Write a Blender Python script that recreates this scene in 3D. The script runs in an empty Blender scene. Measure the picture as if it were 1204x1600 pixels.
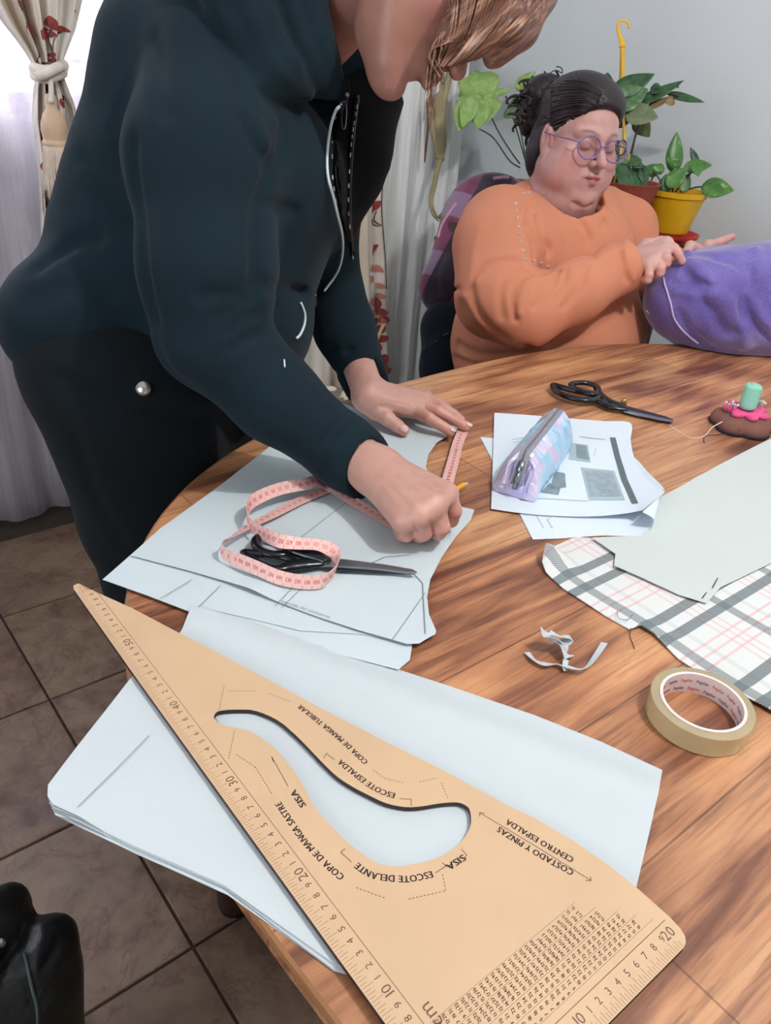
import bpy, bmesh, math, random
import numpy as np
from mathutils import Vector, Matrix
from mathutils.geometry import delaunay_2d_cdt

SC = bpy.context.scene
COL = SC.collection
pi = math.pi
# ------------------------------------------------------------------ camera
FPX, PITCH, ROLL, CAMH = 1247.0, math.radians(30.8), math.radians(5.3), 1.298
_ta = math.radians(131.1)
_t1 = np.array([math.cos(_ta), math.sin(_ta), 0]); _t2 = np.array([math.sin(_ta), -math.cos(_ta), 0])
_M = np.array([_t2, _t1, [0, 0, 1]])
_fw = np.array([0, math.cos(PITCH), -math.sin(PITCH)]); _r = np.array([1, 0, 0.]); _u = np.cross(_r, _fw)
CR = _M @ (math.cos(ROLL)*_r + math.sin(ROLL)*_u)
CU = _M @ (-math.sin(ROLL)*_r + math.cos(ROLL)*_u)
CF = _M @ _fw
CO = np.array([0, 0, CAMH])
cam = bpy.data.cameras.new('camera'); camo = bpy.data.objects.new('camera', cam); COL.objects.link(camo)
cam.sensor_fit = 'VERTICAL'; cam.sensor_height = 36.0; cam.lens = 36.0*FPX/1600.0
cam.clip_start = 0.02
mw = Matrix.Identity(4)
for i in range(3):
    mw[i][0] = CR[i]; mw[i][1] = CU[i]; mw[i][2] = -CF[i]; mw[i][3] = CO[i]
camo.matrix_world = mw
SC.camera = camo
# ------------------------------------------------------------------ world, lights, exposure
W = bpy.data.worlds.new('world'); SC.world = W; W.use_nodes = True
bg = W.node_tree.nodes['Background']; bg.inputs[0].default_value = (0.90, 0.95, 1.0, 1); bg.inputs[1].default_value = 14.0
SC.view_settings.view_transform = 'Standard'; SC.view_settings.look = 'None'
SC.view_settings.gamma = 1.0; SC.view_settings.use_curve_mapping = False
SC.view_settings.exposure = -0.22
def lamp(name, typ, loc, energy, color, rot=None, **k):
    l = bpy.data.lights.new(name, typ); l.energy = energy; l.color = color
    for a, b in k.items(): setattr(l, a, b)
    o = bpy.data.objects.new(name, l); COL.objects.link(o); o.location = loc
    if rot: o.rotation_euler = rot
    return o
LAMP = (0.80, -0.28, 2.42)
lamp('ceiling_lamp_light', 'POINT', LAMP, 75, (1.0, 0.985, 0.965), shadow_soft_size=0.035)
# area lights: added unseen fill by the left wall, and daylight outside the window
def aim(p, q): return (Vector(q)-Vector(p)).to_track_quat('-Z', 'Y').to_euler()
lamp('side_fill_light', 'AREA', (-1.90, 0.35, 1.45), 50, (0.86, 0.93, 1.0), aim((-1.90, 0.35, 1.45), (2.1, 1.9, 1.0)), shape='RECTANGLE', size=1.3, size_y=1.4)
lamp('outside_daylight', 'AREA', (0.24, 2.75, 1.75), 190, (0.90, 0.95, 1.0), aim((0.24, 2.75, 1.75), (0.5, 1.2, 0.9)), shape='RECTANGLE', size=1.5, size_y=1.3)

# ------------------------------------------------------------------ pixel helpers (photo pixel -> point on a real plane)
def ray(x, y): return CF + CR*(x-602)/FPX + CU*(800-y)/FPX
def Z(x, y, z): d = ray(x, y); return CO + d*(z-CAMH)/d[2]
def Yp(x, y, Y): d = ray(x, y); return CO + d*Y/d[1]
def Xp(x, y, X): d = ray(x, y); return CO + d*X/d[0]
def D(x, y, dep): return CO + ray(x, y)*dep
# ------------------------------------------------------------------ materials
MATS = {}
def lin(c):
    return tuple((v/255/12.92 if v/255 <= 0.04045 else ((v/255+0.055)/1.055)**2.4) for v in c)
class N:
    """tiny node-tree helper"""
    def __init__(s, name):
        s.m = bpy.data.materials.new(name); s.m.use_nodes = True; s.t = s.m.node_tree
        s.b = s.t.nodes['Principled BSDF']; s.out = s.t.nodes['Material Output']
    def n(s, typ, **k):
        x = s.t.nodes.new('ShaderNode'+typ)
        for a, b in k.items():
            if a in x.inputs.keys(): s.set(x.inputs[a], b)
            elif hasattr(x, a): setattr(x, a, b)
            else: s.set(x.inputs[a.replace('_', ' ')], b)
        return x
    def set(s, inp, v):
        if isinstance(v, bpy.types.NodeSocket): s.t.links.new(v, inp)
        elif isinstance(v, bpy.types.Node): s.t.links.new(v.outputs[0], inp)
        else:
            if isinstance(v, tuple) and len(v) == 3 and len(inp.default_value) == 4: v = v+(1,)
            inp.default_value = v
    def p(s, **k):
        for a, b in k.items(): s.set(s.b.inputs[a.replace('_', ' ')], b)
        return s
    def math(s, op, a, b=0.0, c=0.0):
        x = s.t.nodes.new('ShaderNodeMath'); x.operation = op
        s.set(x.inputs[0], a); s.set(x.inputs[1], b); s.set(x.inputs[2], c); return x.outputs[0]
    def mix(s, f, a, b, mode='MIX'):
        x = s.t.nodes.new('ShaderNodeMix'); x.data_type = 'RGBA'; x.blend_type = mode
        s.set(x.inputs[0], f); s.set(x.inputs[6], a); s.set(x.inputs[7], b); return x.outputs[2]
    def ramp(s, f, stops, interp='LINEAR'):
        x = s.t.nodes.new('ShaderNodeValToRGB'); x.color_ramp.interpolation = interp
        e = x.color_ramp.elements
        while len(e) < len(stops): e.new(0.5)
        for k, (p, c) in enumerate(stops):
            e[k].position = p; e[k].color = c+(1,) if len(c) == 3 else c
        s.set(x.inputs[0], f); return x.outputs[0]
    def coord(s, scale=(1, 1, 1), rot=(0, 0, 0), loc=(0, 0, 0), kind='Object'):
        tc = s.t.nodes.new('ShaderNodeTexCoord'); mp = s.t.nodes.new('ShaderNodeMapping')
        mp.inputs['Scale'].default_value = scale; mp.inputs['Rotation'].default_value = rot; mp.inputs['Location'].default_value = loc
        s.t.links.new(tc.outputs[kind], mp.inputs[0]); return mp.outputs[0]
    def noise(s, vec, scale=5, detail=4, rough=0.5, dist=0.0):
        x = s.n('TexNoise'); s.set(x.inputs['Vector'], vec); x.inputs['Scale'].default_value = scale
        x.inputs['Detail'].default_value = detail; x.inputs['Roughness'].default_value = rough; x.inputs['Distortion'].default_value = dist
        return x.outputs[0]
    def bump(s, h, strength=0.2, dist=0.001):
        x = s.n('Bump'); s.set(x.inputs['Height'], h); x.inputs['Strength'].default_value = strength; x.inputs['Distance'].default_value = dist
        s.set(s.b.inputs['Normal'], x.outputs[0]); return s
def simple(name, rgb, rough=0.6, metal=0.0, var=0.12, scale=30, bump=0.0, bscale=300, bdist=0.0006, **k):
    """procedural material: base colour with noise variation and fine relief"""
    if name in MATS: return MATS[name]
    q = N(name); c = lin(rgb); v = q.coord()
    f = q.noise(v, scale, 3)
    lo = tuple(x*(1-var) for x in c); hi = tuple(min(1, x*(1+var)) for x in c)
    q.p(Base_Color=q.ramp(f, [(0.3, lo), (0.7, hi)]), Roughness=rough, Metallic=metal)
    if bump: q.bump(q.noise(v, bscale, 2), bump, bdist)
    for a, b in k.items(): q.set(q.b.inputs[a.replace('_', ' ')], b)
    MATS[name] = q.m; return q.m
# ------------------------------------------------------------------ object helpers
ORG = {}
def put(o, label, cat, group=None, kind=None):
    if label: o['label'] = label
    if cat: o['category'] = cat
    if group: o['group'] = group
    if kind: o['kind'] = kind
    return o
def E(name, loc, label=None, cat=None, group=None):
    o = bpy.data.objects.new(name, None); COL.objects.link(o); o.location = tuple(float(a) for a in loc)
    o.empty_display_size = 0.05; ORG[o.name] = np.array(o.location)
    return put(o, label, cat, group)
def mk(name, V, Fc, mat, parent=None, smooth=False, base=None, uv=None, mats=None, fm=None, attr=None):
    """one mesh object from world-space vertices"""
    V = np.asarray(V, float).reshape(-1, 3)
    if parent is not None: o0 = ORG[parent.name]
    elif base is not None: o0 = np.asarray(base, float)
    else:
        lo, hi = V.min(0), V.max(0); o0 = np.array([(lo[0]+hi[0])/2, (lo[1]+hi[1])/2, lo[2]])
    me = bpy.data.meshes.new(name)
    me.from_pydata((V-o0).tolist(), [], [tuple(f) for f in Fc] if not isinstance(Fc, np.ndarray) else Fc.tolist())
    if mats:
        for m in mats: me.materials.append(m)
        if fm is not None: me.polygons.foreach_set('material_index', np.asarray(fm, dtype=np.int32))
    else: me.materials.append(mat)
    if smooth: me.polygons.foreach_set('use_smooth', [True]*len(me.polygons))
    if uv is not None:
        l = me.uv_layers.new(name='UVMap'); vi = np.empty(len(me.loops), dtype=np.int32); me.loops.foreach_get('vertex_index', vi)
        l.data.foreach_set('uv', np.asarray(uv, float)[vi].ravel())
    if attr is not None:
        a = me.color_attributes.new(name='tint', type='FLOAT_COLOR', domain='POINT')
        a.data.foreach_set('color', np.asarray(attr, float).ravel())
    if smooth == 'auto': me.set_sharp_from_angle(angle=math.radians(38))
    me.update()
    o = bpy.data.objects.new(name, me); COL.objects.link(o)
    if parent is not None: o.parent = parent; ORG[o.name] = o0
    else: o.location = tuple(o0); ORG[o.name] = o0
    return o
class MB:
    def __init__(s): s.V = []; s.F = []
    def add(s, V, Fc):
        n = len(s.V); s.V += [tuple(map(float, v)) for v in V]; s.F += [tuple(int(i)+n for i in f) for f in Fc]
    def mk(s, name, mat, parent=None, **k): return mk(name, s.V, s.F, mat, parent, **k)
def box(lo, hi):
    x0, y0, z0 = lo; x1, y1, z1 = hi
    V = [(x0, y0, z0), (x1, y0, z0), (x1, y1, z0), (x0, y1, z0), (x0, y0, z1), (x1, y0, z1), (x1, y1, z1), (x0, y1, z1)]
    return V, [(0, 3, 2, 1), (4, 5, 6, 7), (0, 1, 5, 4), (1, 2, 6, 5), (2, 3, 7, 6), (3, 0, 4, 7)]
def bbox_obj(name, lo, hi, mat, parent=None, bev=0.0, seg=2):
    V, F_ = box(lo, hi)
    o = mk(name, V, F_, mat, parent)
    if bev:
        b = o.modifiers.new('bevel', 'BEVEL'); b.width = bev; b.segments = seg; b.limit_method = 'NONE'
    return o
def catmull(P, n=8, closed=False):
    P = np.asarray(P, float); m = len(P); out = []
    R_ = range(m if closed else m-1)
    for i in R_:
        if closed: p0, p1, p2, p3 = P[(i-1) % m], P[i], P[(i+1) % m], P[(i+2) % m]
        else: p0, p1, p2, p3 = P[max(i-1, 0)], P[i], P[i+1], P[min(i+2, m-1)]
        for k in range(n):
            t = k/n
            out.append(0.5*((2*p1)+(-p0+p2)*t+(2*p0-5*p1+4*p2-p3)*t*t+(-p0+3*p1-3*p2+p3)*t**3))
    if not closed: out.append(P[-1])
    return np.array(out)
def frames(P, closed=False, up=(0, 0, 1)):
    n = len(P); T = np.zeros_like(P)
    for i in range(n):
        a = P[(i-1) % n] if (closed or i > 0) else P[i]; b = P[(i+1) % n] if (closed or i < n-1) else P[i]
        T[i] = (b-a)/(np.linalg.norm(b-a)+1e-12)
    up = np.array(up, float)
    if abs(T[0] @ up) > 0.95: up = np.array([1., 0.1, 0])
    Nn = []; cur = up
    for i in range(n):
        cur = cur-(cur @ T[i])*T[i]; cur = cur/(np.linalg.norm(cur)+1e-12); Nn.append(cur)
    Nn = np.array(Nn); return T, Nn, np.cross(T, Nn)
def tube(P, r, seg=8, closed=False, flat=1.0, up=(0, 0, 1), caps=True):
    P = np.asarray(P, float); n = len(P); T, A, B = frames(P, closed, up)
    r = np.full(n, r) if np.isscalar(r) else np.interp(np.linspace(0, 1, n), np.linspace(0, 1, len(r)), r)
    V = []; F_ = []
    for i in range(n):
        for k in range(seg):
            a = 2*pi*k/seg; V.append(P[i]+r[i]*(A[i]*math.cos(a)*flat+B[i]*math.sin(a)))
    for i in range(n if closed else n-1):
        j = (i+1) % n
        for k in range(seg):
            l = (k+1) % seg; F_.append((i*seg+k, i*seg+l, j*seg+l, j*seg+k))
    if not closed and caps:
        F_.append(tuple(range(seg-1, -1, -1))); F_.append(tuple((n-1)*seg+k for k in range(seg)))
    return np.array(V), F_
def lathe(prof, c, seg=32, axis=(0, 0, 1), squash=1.0):
    """prof: list of (r, h) ; c: base centre"""
    ax = np.array(axis, float); ax /= np.linalg.norm(ax)
    e = np.cross(ax, [1, 0, 0]) if abs(ax[0]) < 0.9 else np.cross(ax, [0, 1, 0]); e /= np.linalg.norm(e); g = np.cross(ax, e)
    V = []; F_ = []; c = np.asarray(c, float)
    for (r, h) in prof:
        for k in range(seg):
            a = 2*pi*k/seg; V.append(c+ax*h+e*r*math.cos(a)+g*r*math.sin(a)*squash)
    for i in range(len(prof)-1):
        for k in range(seg):
            l = (k+1) % seg; F_.append((i*seg+k, i*seg+l, (i+1)*seg+l, (i+1)*seg+k))
    return V, F_
def sheet(poly, zf, th=0.0004, res=0.02, holes=None):
    """thin sheet: polygon outline (x,y), height zf(x,y); returns V,F (closed solid)"""
    poly = [tuple(map(float, p[:2])) for p in poly]
    # densify
    pts = []
    for i, a in enumerate(poly):
        b = poly[(i+1) % len(poly)]; L = math.dist(a, b); n = max(1, int(L/res))
        pts += [(a[0]+(b[0]-a[0])*k/n, a[1]+(b[1]-a[1])*k/n) for k in range(n)]
    nb = len(pts); hl = []
    for h in (holes or []):
        s0 = len(pts); pts += [tuple(map(float, p[:2])) for p in h]; hl.append((s0, len(pts)))
    bpts = np.array(pts)
    edges = [(i, (i+1) % nb) for i in range(nb)]
    for (a, b) in hl: edges += [(i, i+1 if i+1 < b else a) for i in range(a, b)]
    lo = bpts[:nb].min(0); hi = bpts[:nb].max(0)
    def inside(q, P):
        x, y = q; c = False; j = len(P)-1
        for i in range(len(P)):
            if (P[i][1] > y) != (P[j][1] > y) and x < (P[j][0]-P[i][0])*(y-P[i][1])/(P[j][1]-P[i][1])+P[i][0]: c = not c
            j = i
        return c
    outer = pts[:nb]; hs = [pts[a:b] for a, b in hl]
    for gx in np.arange(lo[0]+res*0.5, hi[0], res):
        for gy in np.arange(lo[1]+res*0.5, hi[1], res):
            if np.min((bpts[:, 0]-gx)**2+(bpts[:, 1]-gy)**2) > (res*0.45)**2 and inside((gx, gy), outer) and not any(inside((gx, gy), h) for h in hs):
                pts.append((gx, gy))
    r = delaunay_2d_cdt([Vector(p) for p in pts], edges, [], 0, 1e-7)
    V2 = [tuple(v) for v in r[0]]; E2 = r[1]; T2 = []
    for f in r[2]:
        c = (sum(V2[i][0] for i in f)/len(f), sum(V2[i][1] for i in f)/len(f))
        if inside(c, outer) and not any(inside(c, h) for h in hs): T2.append(tuple(f))
    n = len(V2)
    top = [(x, y, zf(x, y)) for x, y in V2]; bot = [(x, y, z-th) for x, y, z in top]
    # boundary edges
    cnt = {}
    for f in T2:
        for i in range(len(f)):
            a, b = f[i], f[(i+1) % len(f)]; cnt[(a, b)] = cnt.get((a, b), 0)+1
    F_ = []
    for f in T2:
        a, b, c = [np.array(V2[i]) for i in f[:3]]
        ccw = (b[0]-a[0])*(c[1]-a[1])-(b[1]-a[1])*(c[0]-a[0]) > 0
        F_.append(f if ccw else f[::-1]); F_.append(tuple(i+n for i in (f[::-1] if ccw else f)))
    for (a, b) in cnt:
        if (b, a) not in cnt: F_.append((b, a, a+n, b+n))
    return top+bot, F_
# ------------------------------------------------------------------ glyphs (built-in font turned into flat meshes)
_G = {}
def glyph(ch):
    if ch in _G: return _G[ch]
    cu = bpy.data.curves.new('glyph', 'FONT'); cu.body = ch; cu.size = 1.0; cu.resolution_u = 2
    o = bpy.data.objects.new('glyph', cu); COL.objects.link(o)
    dg = bpy.context.evaluated_depsgraph_get(); me = bpy.data.meshes.new_from_object(o.evaluated_get(dg))
    V = np.array([v.co[:] for v in me.vertices]) if len(me.vertices) else np.zeros((0, 3)); F_ = [tuple(p.vertices) for p in me.polygons]
    bpy.data.objects.remove(o); bpy.data.meshes.remove(me); bpy.data.curves.remove(cu)
    adv = (V[:, 0].max()+0.07) if len(V) else 0.3
    _G[ch] = (V, F_, adv); return _G[ch]
def text_width(s, size, sp=1.0): return sum(glyph(c)[2]*size*sp for c in s)
def write(mb, s, mapf, size, x0=0.0, y0=0.0, sp=1.0, bold=0.0, centre=False, sx=1.0):
    """lay string s in local (x,y) and map to 3-D through mapf(x,y)"""
    if centre: x0 -= text_width(s, size*sx, sp)/2
    for ch in s:
        V, F_, adv = glyph(ch)
        if len(V):
            for dx in ((-bold, bold) if bold else (0,)):
                mb.add([mapf(x0+dx+v[0]*size*sx, y0+v[1]*size) for v in V], F_)
        x0 += adv*size*sp*sx
def path_map(P, zoff=0.0):
    """(s, t) -> point along the planar polyline P (counter normal = +90deg)"""
    P = catmull(P, 10); d = np.r_[0, np.cumsum(np.linalg.norm(np.diff(P[:, :2], axis=0), axis=1))]; L = d[-1]
    def f(s, t):
        s = min(max(s, 0), L); i = min(np.searchsorted(d, s, side='right')-1, len(P)-2); u = (s-d[i])/(d[i+1]-d[i])
        p = P[i]+(P[i+1]-P[i])*u; T = P[i+1]-P[i]; T = T/np.linalg.norm(T[:2])
        return (p[0]-T[1]*t, p[1]+T[0]*t, p[2]+zoff)
    return f, L
# ================================================================== MATERIALS
T = 0.775                                # table top height
def wood_mat(name, tint=(1, 1, 1), planks=True):
    q = N(name); v = q.coord()
    n1 = q.noise(q.coord((0.75, 11, 11)), 2.6, 6, 0.62, 1.3)
    n2 = q.noise(q.coord((3.0, 60, 60), loc=(3, 1, 2)), 3.0, 4, 0.62, 0.6)
    n3 = q.noise(q.coord((0.8, 4.6, 4.6), loc=(7, 5, 0)), 2.0, 4, 0.55, 2.2)
    wv = q.n('TexWave', wave_type='RINGS', rings_direction='Y'); q.set(wv.inputs['Vector'], q.coord((0.55, 2.4, 1), loc=(.3, -.9, 0)))
    wv.inputs['Scale'].default_value = 3.2; wv.inputs['Distortion'].default_value = 9.0; wv.inputs['Detail'].default_value = 3; wv.inputs['Detail Scale'].default_value = 1.3
    h = q.math('ADD', q.math('MULTIPLY', n1, 0.58), q.math('ADD', q.math('MULTIPLY', n3, 0.27), q.math('MULTIPLY', wv.outputs['Fac'], 0.15)))
    c = lambda r, g, b: tuple(a*t for a, t in zip(lin((r, g, b)), tint))
    col = q.ramp(h, [(0.27, c(74, 38, 30)), (0.39, c(128, 80, 57)), (0.47, c(168, 115, 82)), (0.58, c(202, 148, 106)), (0.70, c(218, 170, 126))])
    col = q.mix(q.ramp(n2, [(0.38, (1, 1, 1)), (0.55, (0, 0, 0))]), col, c(92, 50, 34), 'MIX') if False else q.mix(q.math('MULTIPLY', q.ramp(n2, [(0.33, (1, 1, 1)), (0.5, (0, 0, 0))]), 0.55), col, c(98, 58, 44))
    if planks:
        br = q.n('TexBrick'); q.set(br.inputs['Vector'], q.coord((1, 1, 1), loc=(0.228, 0.02, 0))); br.offset = 0.37
        br.inputs['Color1'].default_value = (1.12, 1.08, 1.02, 1); br.inputs['Color2'].default_value = (0.86, 0.83, 0.83, 1); br.inputs['Mortar'].default_value = (0.50, 0.45, 0.43, 1)
        br.inputs['Scale'].default_value = 1.0; br.inputs['Mortar Size'].default_value = 0.0011; br.inputs['Mortar Smooth'].default_value = 0.3
        br.inputs['Brick Width'].default_value = 1.05; br.inputs['Row Height'].default_value = 0.118
        col = q.mix(1.0, col, br.outputs['Color'], 'MULTIPLY')
    q.p(Base_Color=col, Roughness=q.math('ADD', 0.34, q.math('MULTIPLY', n2, 0.14)))
    q.b.inputs['Coat Weight'].default_value = 0.25; q.b.inputs['Coat Roughness'].default_value = 0.28
    q.bump(n2, 0.12, 0.0004); MATS[name] = q.m; return q.m
M_WOOD = wood_mat('table_wood')
M_WOODEDGE = simple('table_edge_wood', (150, 104, 66), 0.45, var=0.2, scale=12)
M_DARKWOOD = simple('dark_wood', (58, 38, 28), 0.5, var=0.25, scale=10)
M_PAPER = simple('white_paper', (194, 203, 208), 0.75, var=0.025, scale=6, bump=0.25, bscale=14, bdist=0.002)
M_PAPER2 = simple('thin_pattern_paper', (196, 208, 214), 0.7, var=0.03, scale=5, bump=0.35, bscale=11, bdist=0.003)
M_COPY = simple('copy_paper', (218, 230, 241), 0.6, var=0.012, scale=4)
M_GREYINK = simple('grey_print', (128, 146, 152), 0.7, var=0.12, scale=60)
M_DARKINK = simple('dark_grey_print', (92, 110, 112), 0.7, var=0.1, scale=60)
M_LIGHTINK = simple('pale_grey_print', (168, 186, 194), 0.7, var=0.06, scale=80)
M_PENCIL_LINE = simple('pencil_mark', (120, 132, 140), 0.7)
M_RULER = simple('ruler_board', (203, 171, 137), 0.55, var=0.05, scale=9, bump=0.1, bscale=220, bdist=0.0003)
M_RULER_EDGE = simple('burnt_edge', (48, 34, 34), 0.6)
M_RULER_INK = simple('ruler_print', (112, 78, 60), 0.6)
M_RULER_INK2 = simple('ruler_lettering', (66, 46, 42), 0.6)
M_BLACKPL = simple('black_plastic', (20, 24, 30), 0.22, var=0.2)
M_STEEL = simple('steel', (150, 158, 166), 0.28, metal=0.9, var=0.08)
M_DARKSTEEL = simple('dark_steel', (66, 72, 80), 0.32, metal=0.8, var=0.08)
M_BRASS = simple('brass', (196, 160, 96), 0.3, metal=0.9)
M_PINKTAPE = simple('pink_tape_cloth', (230, 186, 180), 0.5, var=0.03, scale=20)
M_PINKINK = simple('pink_tape_print', (214, 120, 118), 0.6)
M_WALL = simple('painted_wall', (222, 230, 235), 0.8, var=0.02, scale=2.2, bump=0.15, bscale=40, bdist=0.002)
M_WALLW = simple('window_wall_paint', (214, 217, 220), 0.85, var=0.03, scale=3, bump=0.15, bscale=40, bdist=0.002)
M_CEIL = simple('ceiling_paint', (225, 226, 224), 0.9, var=0.02)
M_FRAME = simple('white_window_frame', (232, 234, 236), 0.4, var=0.02)
M_GROUT = simple('tile_grout', (70, 58, 50), 0.9)

def tile_mat():
    q = N('floor_tile_stone')
    oi = q.n('ObjectInfo'); v0 = q.coord()
    va = q.n('VectorMath', operation='ADD'); q.set(va.inputs[0], v0)
    cb = q.n('CombineXYZ'); q.set(cb.inputs[0], q.math('MULTIPLY', oi.outputs['Random'], 17.0)); q.set(cb.inputs[1], q.math('MULTIPLY', oi.outputs['Random'], 31.0)); q.set(va.inputs[1], cb.outputs[0])
    v = va.outputs[0]
    n1 = q.noise(v, 5.0, 6, 0.6, 1.4); n2 = q.noise(v, 22, 5, 0.65, 0.5)
    col = q.ramp(q.math('ADD', q.math('MULTIPLY', n1, 0.6), q.math('MULTIPLY', n2, 0.4)), [(0.34, lin((84, 62, 50))), (0.46, lin((122, 98, 80))), (0.60, lin((142, 121, 100)))])
    vein = q.math('MULTIPLY', q.ramp(q.math('ABSOLUTE', q.math('SUBTRACT', q.noise(v, 3.4, 5, 0.6, 2.2), 0.5)), [(0.0, (1, 1, 1)), (0.014, (0, 0, 0))]), 0.45)
    q.p(Base_Color=q.mix(vein, col, lin((92, 58, 44))), Roughness=q.math('ADD', 0.28, q.math('MULTIPLY', n2, 0.25)))
    q.bump(n2, 0.1, 0.001); return q.m
M_TILE = tile_mat()

# ================================================================== STRUCTURE
X0, X1, Y0, Y1, ZC = -2.0, 2.12, -2.5, 2.228, 2.72
def struct(name, lo, hi, mat):
    o = mk(name, *box(lo, hi), mat); o['kind'] = 'structure'; return o
struct('floor', (X0-0.1, Y0-0.1, -0.10), (X1+0.1, Y1+0.1, -0.006), M_GROUT)
fl = bpy.data.objects['floor']
# floor tiles, one object each, sharing one mesh
TS = 0.338
tm = bmesh.new(); bmesh.ops.create_cube(tm, size=1.0); bmesh.ops.scale(tm, vec=(TS-0.005, TS-0.005, 0.008), verts=tm.verts)
bmesh.ops.bevel(tm, geom=[e for e in tm.edges if all(v.co.z > 0 for v in e.verts)], offset=0.0015, segments=1, affect='EDGES')
tme = bpy.data.meshes.new('floor_tile'); tm.to_mesh(tme); tm.free(); tme.materials.append(M_TILE)
for i in range(-6, 6):
    for j in range(-9, 5):
        cx, cy = 0.302+TS*(i+0.5), 0.721+TS*(j+0.5)
        if cx < X0 or cx > X1-0.12 or cy < Y0 or cy > Y1-0.1: continue
        t = bpy.data.objects.new('floor_tile', tme); COL.objects.link(t); t.parent = fl
        t.location = (cx-ORG['floor'][0], cy-ORG['floor'][1], -0.004-ORG['floor'][2])
struct('wall_right', (X1, Y0-0.1, -0.1), (X1+0.12, Y1+0.12, ZC), M_WALL)
struct('wall_left', (X0-0.12, Y0-0.1, -0.1), (X0, Y1+0.12, ZC), simple('beige_wall', (176, 168, 158), .85, var=.03, scale=2))
struct('ceiling', (X0-0.12, Y0-0.12, ZC), (X1+0.12, Y1+0.12, ZC+0.1), M_CEIL)
struct('wall_front', (X0, Y0-0.12, -0.1), (X1, Y0, ZC), MATS['beige_wall'])
# window wall with an opening
WX0, WX1, WZ0, WZ1 = -0.45, 0.93, 1.06, 2.15
m = MB()
for lo, hi in (((X0, Y1, -0.1), (WX0, Y1+0.14, ZC)), ((WX1, Y1, -0.1), (X1, Y1+0.14, ZC)), ((WX0, Y1, -0.1), (WX1, Y1+0.14, WZ0)), ((WX0, Y1, WZ1), (WX1, Y1+0.14, ZC))): m.add(*box(lo, hi))
m.mk('wall_back', M_WALLW)['kind'] = 'structure'
m = MB(); fw_ = 0.045; yw = Y1+0.05
for lo, hi in (((WX0, yw, WZ0), (WX0+fw_, yw+0.05, WZ1)), ((WX1-fw_, yw, WZ0), (WX1, yw+0.05, WZ1)), ((WX0+fw_, yw, WZ0), (WX1-fw_, yw+0.05, WZ0+fw_)), ((WX0+fw_, yw, WZ1-fw_), (WX1-fw_, yw+0.05, WZ1)), ((0.22, yw, WZ0+fw_), (0.27, yw+0.05, WZ1-fw_))): m.add(*box(lo, hi))
wn = m.mk('window_1', M_FRAME); wn['kind'] = 'structure'
for k in range(7):
    z = WZ0+0.115+k*0.14
    mk('security_bar', *tube([(WX0, Y1+0.12, z), (WX1, Y1+0.12, z)], 0.006, 6), M_FRAME, wn)
q = N('window_glass'); tr = q.n('BsdfTransparent'); gl_ = q.n('BsdfGlossy', Roughness=.02); mx = q.n('MixShader'); mx.inputs[0].default_value = .06; q.t.links.new(tr.outputs[0], mx.inputs[1]); q.t.links.new(gl_.outputs[0], mx.inputs[2]); q.t.links.new(mx.outputs[0], q.out.inputs[0])
for a, b in ((WX0+fw_, 0.22), (0.27, WX1-fw_)): mk('pane', *box((a, yw+0.02, WZ0+fw_), (b, yw+0.026, WZ1-fw_)), q.m, wn)
bbox_obj('sill', (WX0-0.03, Y1-0.03, WZ0-0.035), (WX1+0.03, Y1+0.05, WZ0), M_FRAME, wn, 0.004)

# ------------------------------------------------------------------ curtains
def sheer_mat(name, rgb, alpha, pattern=False, tlf=.5):
    q = N(name); v = q.coord()
    tr = q.n('BsdfTransparent'); mx = q.n('MixShader'); tl = q.n('BsdfTranslucent'); df = q.n('MixShader')
    q.p(Base_Color=lin(rgb), Roughness=0.9); q.set(tl.inputs[0], lin(rgb))
    df.inputs[0].default_value = tlf; q.t.links.new(q.b.outputs[0], df.inputs[1]); q.t.links.new(tl.outputs[0], df.inputs[2])
    f = q.ramp(q.noise(q.coord((30, 30, 1.2)), 3, 3), [(0.3, (alpha-0.12,)*3), (0.7, (alpha+0.12,)*3)])
    if pattern:
        vo = q.n('TexVoronoi', feature='SMOOTH_F1'); q.set(vo.inputs['Vector'], q.coord((9, 0, 4.5))); vo.inputs['Scale'].default_value = 1.6
        f = q.mix(q.ramp(q.math('ABSOLUTE', q.math('SUBTRACT', vo.outputs[0], 0.42)), [(0.02, (1, 1, 1)), (0.07, (0, 0, 0))]), f, (alpha-0.3,)*3)
    q.set(mx.inputs[0], f); q.t.links.new(tr.outputs[0], mx.inputs[1]); q.t.links.new(df.outputs[0], mx.inputs[2])
    q.t.links.new(mx.outputs[0], q.out.inputs[0]); return q.m
M_SHEER = sheer_mat('sheer_white_voile', (214, 210, 218), 0.62)
M_LACE = sheer_mat('mauve_lace', (140, 128, 140), 0.52, True)
M_SHEERW = sheer_mat('thick_white_voile', (246, 248, 248), 0.86, False, .06)
q = N('cream_curtain_cloth'); q.p(Base_Color=q.ramp(q.noise(q.coord((6, 6, 1.0)), 2.2, 3), [(0.35, lin((205, 190, 172))), (0.65, lin((226, 222, 216)))]), Roughness=0.9); q.b.inputs['Transmission Weight'].default_value = 0.0
q.b.inputs['Subsurface Weight'].default_value = 0.0; M_CREAM = q.m
M_LEAFRED = simple('red_leaf_print', (150, 62, 58), 0.85, var=0.2, scale=40)
M_LEAFPINK = simple('salmon_leaf_print', (196, 128, 110), 0.85, var=0.15, scale=40)
M_BRANCH = simple('brown_branch_print', (84, 66, 62), 0.85)
M_TASSEL = simple('tassel_yarn', (206, 190, 174), 0.8, var=0.08, scale=60, bump=0.5, bscale=400)
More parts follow.
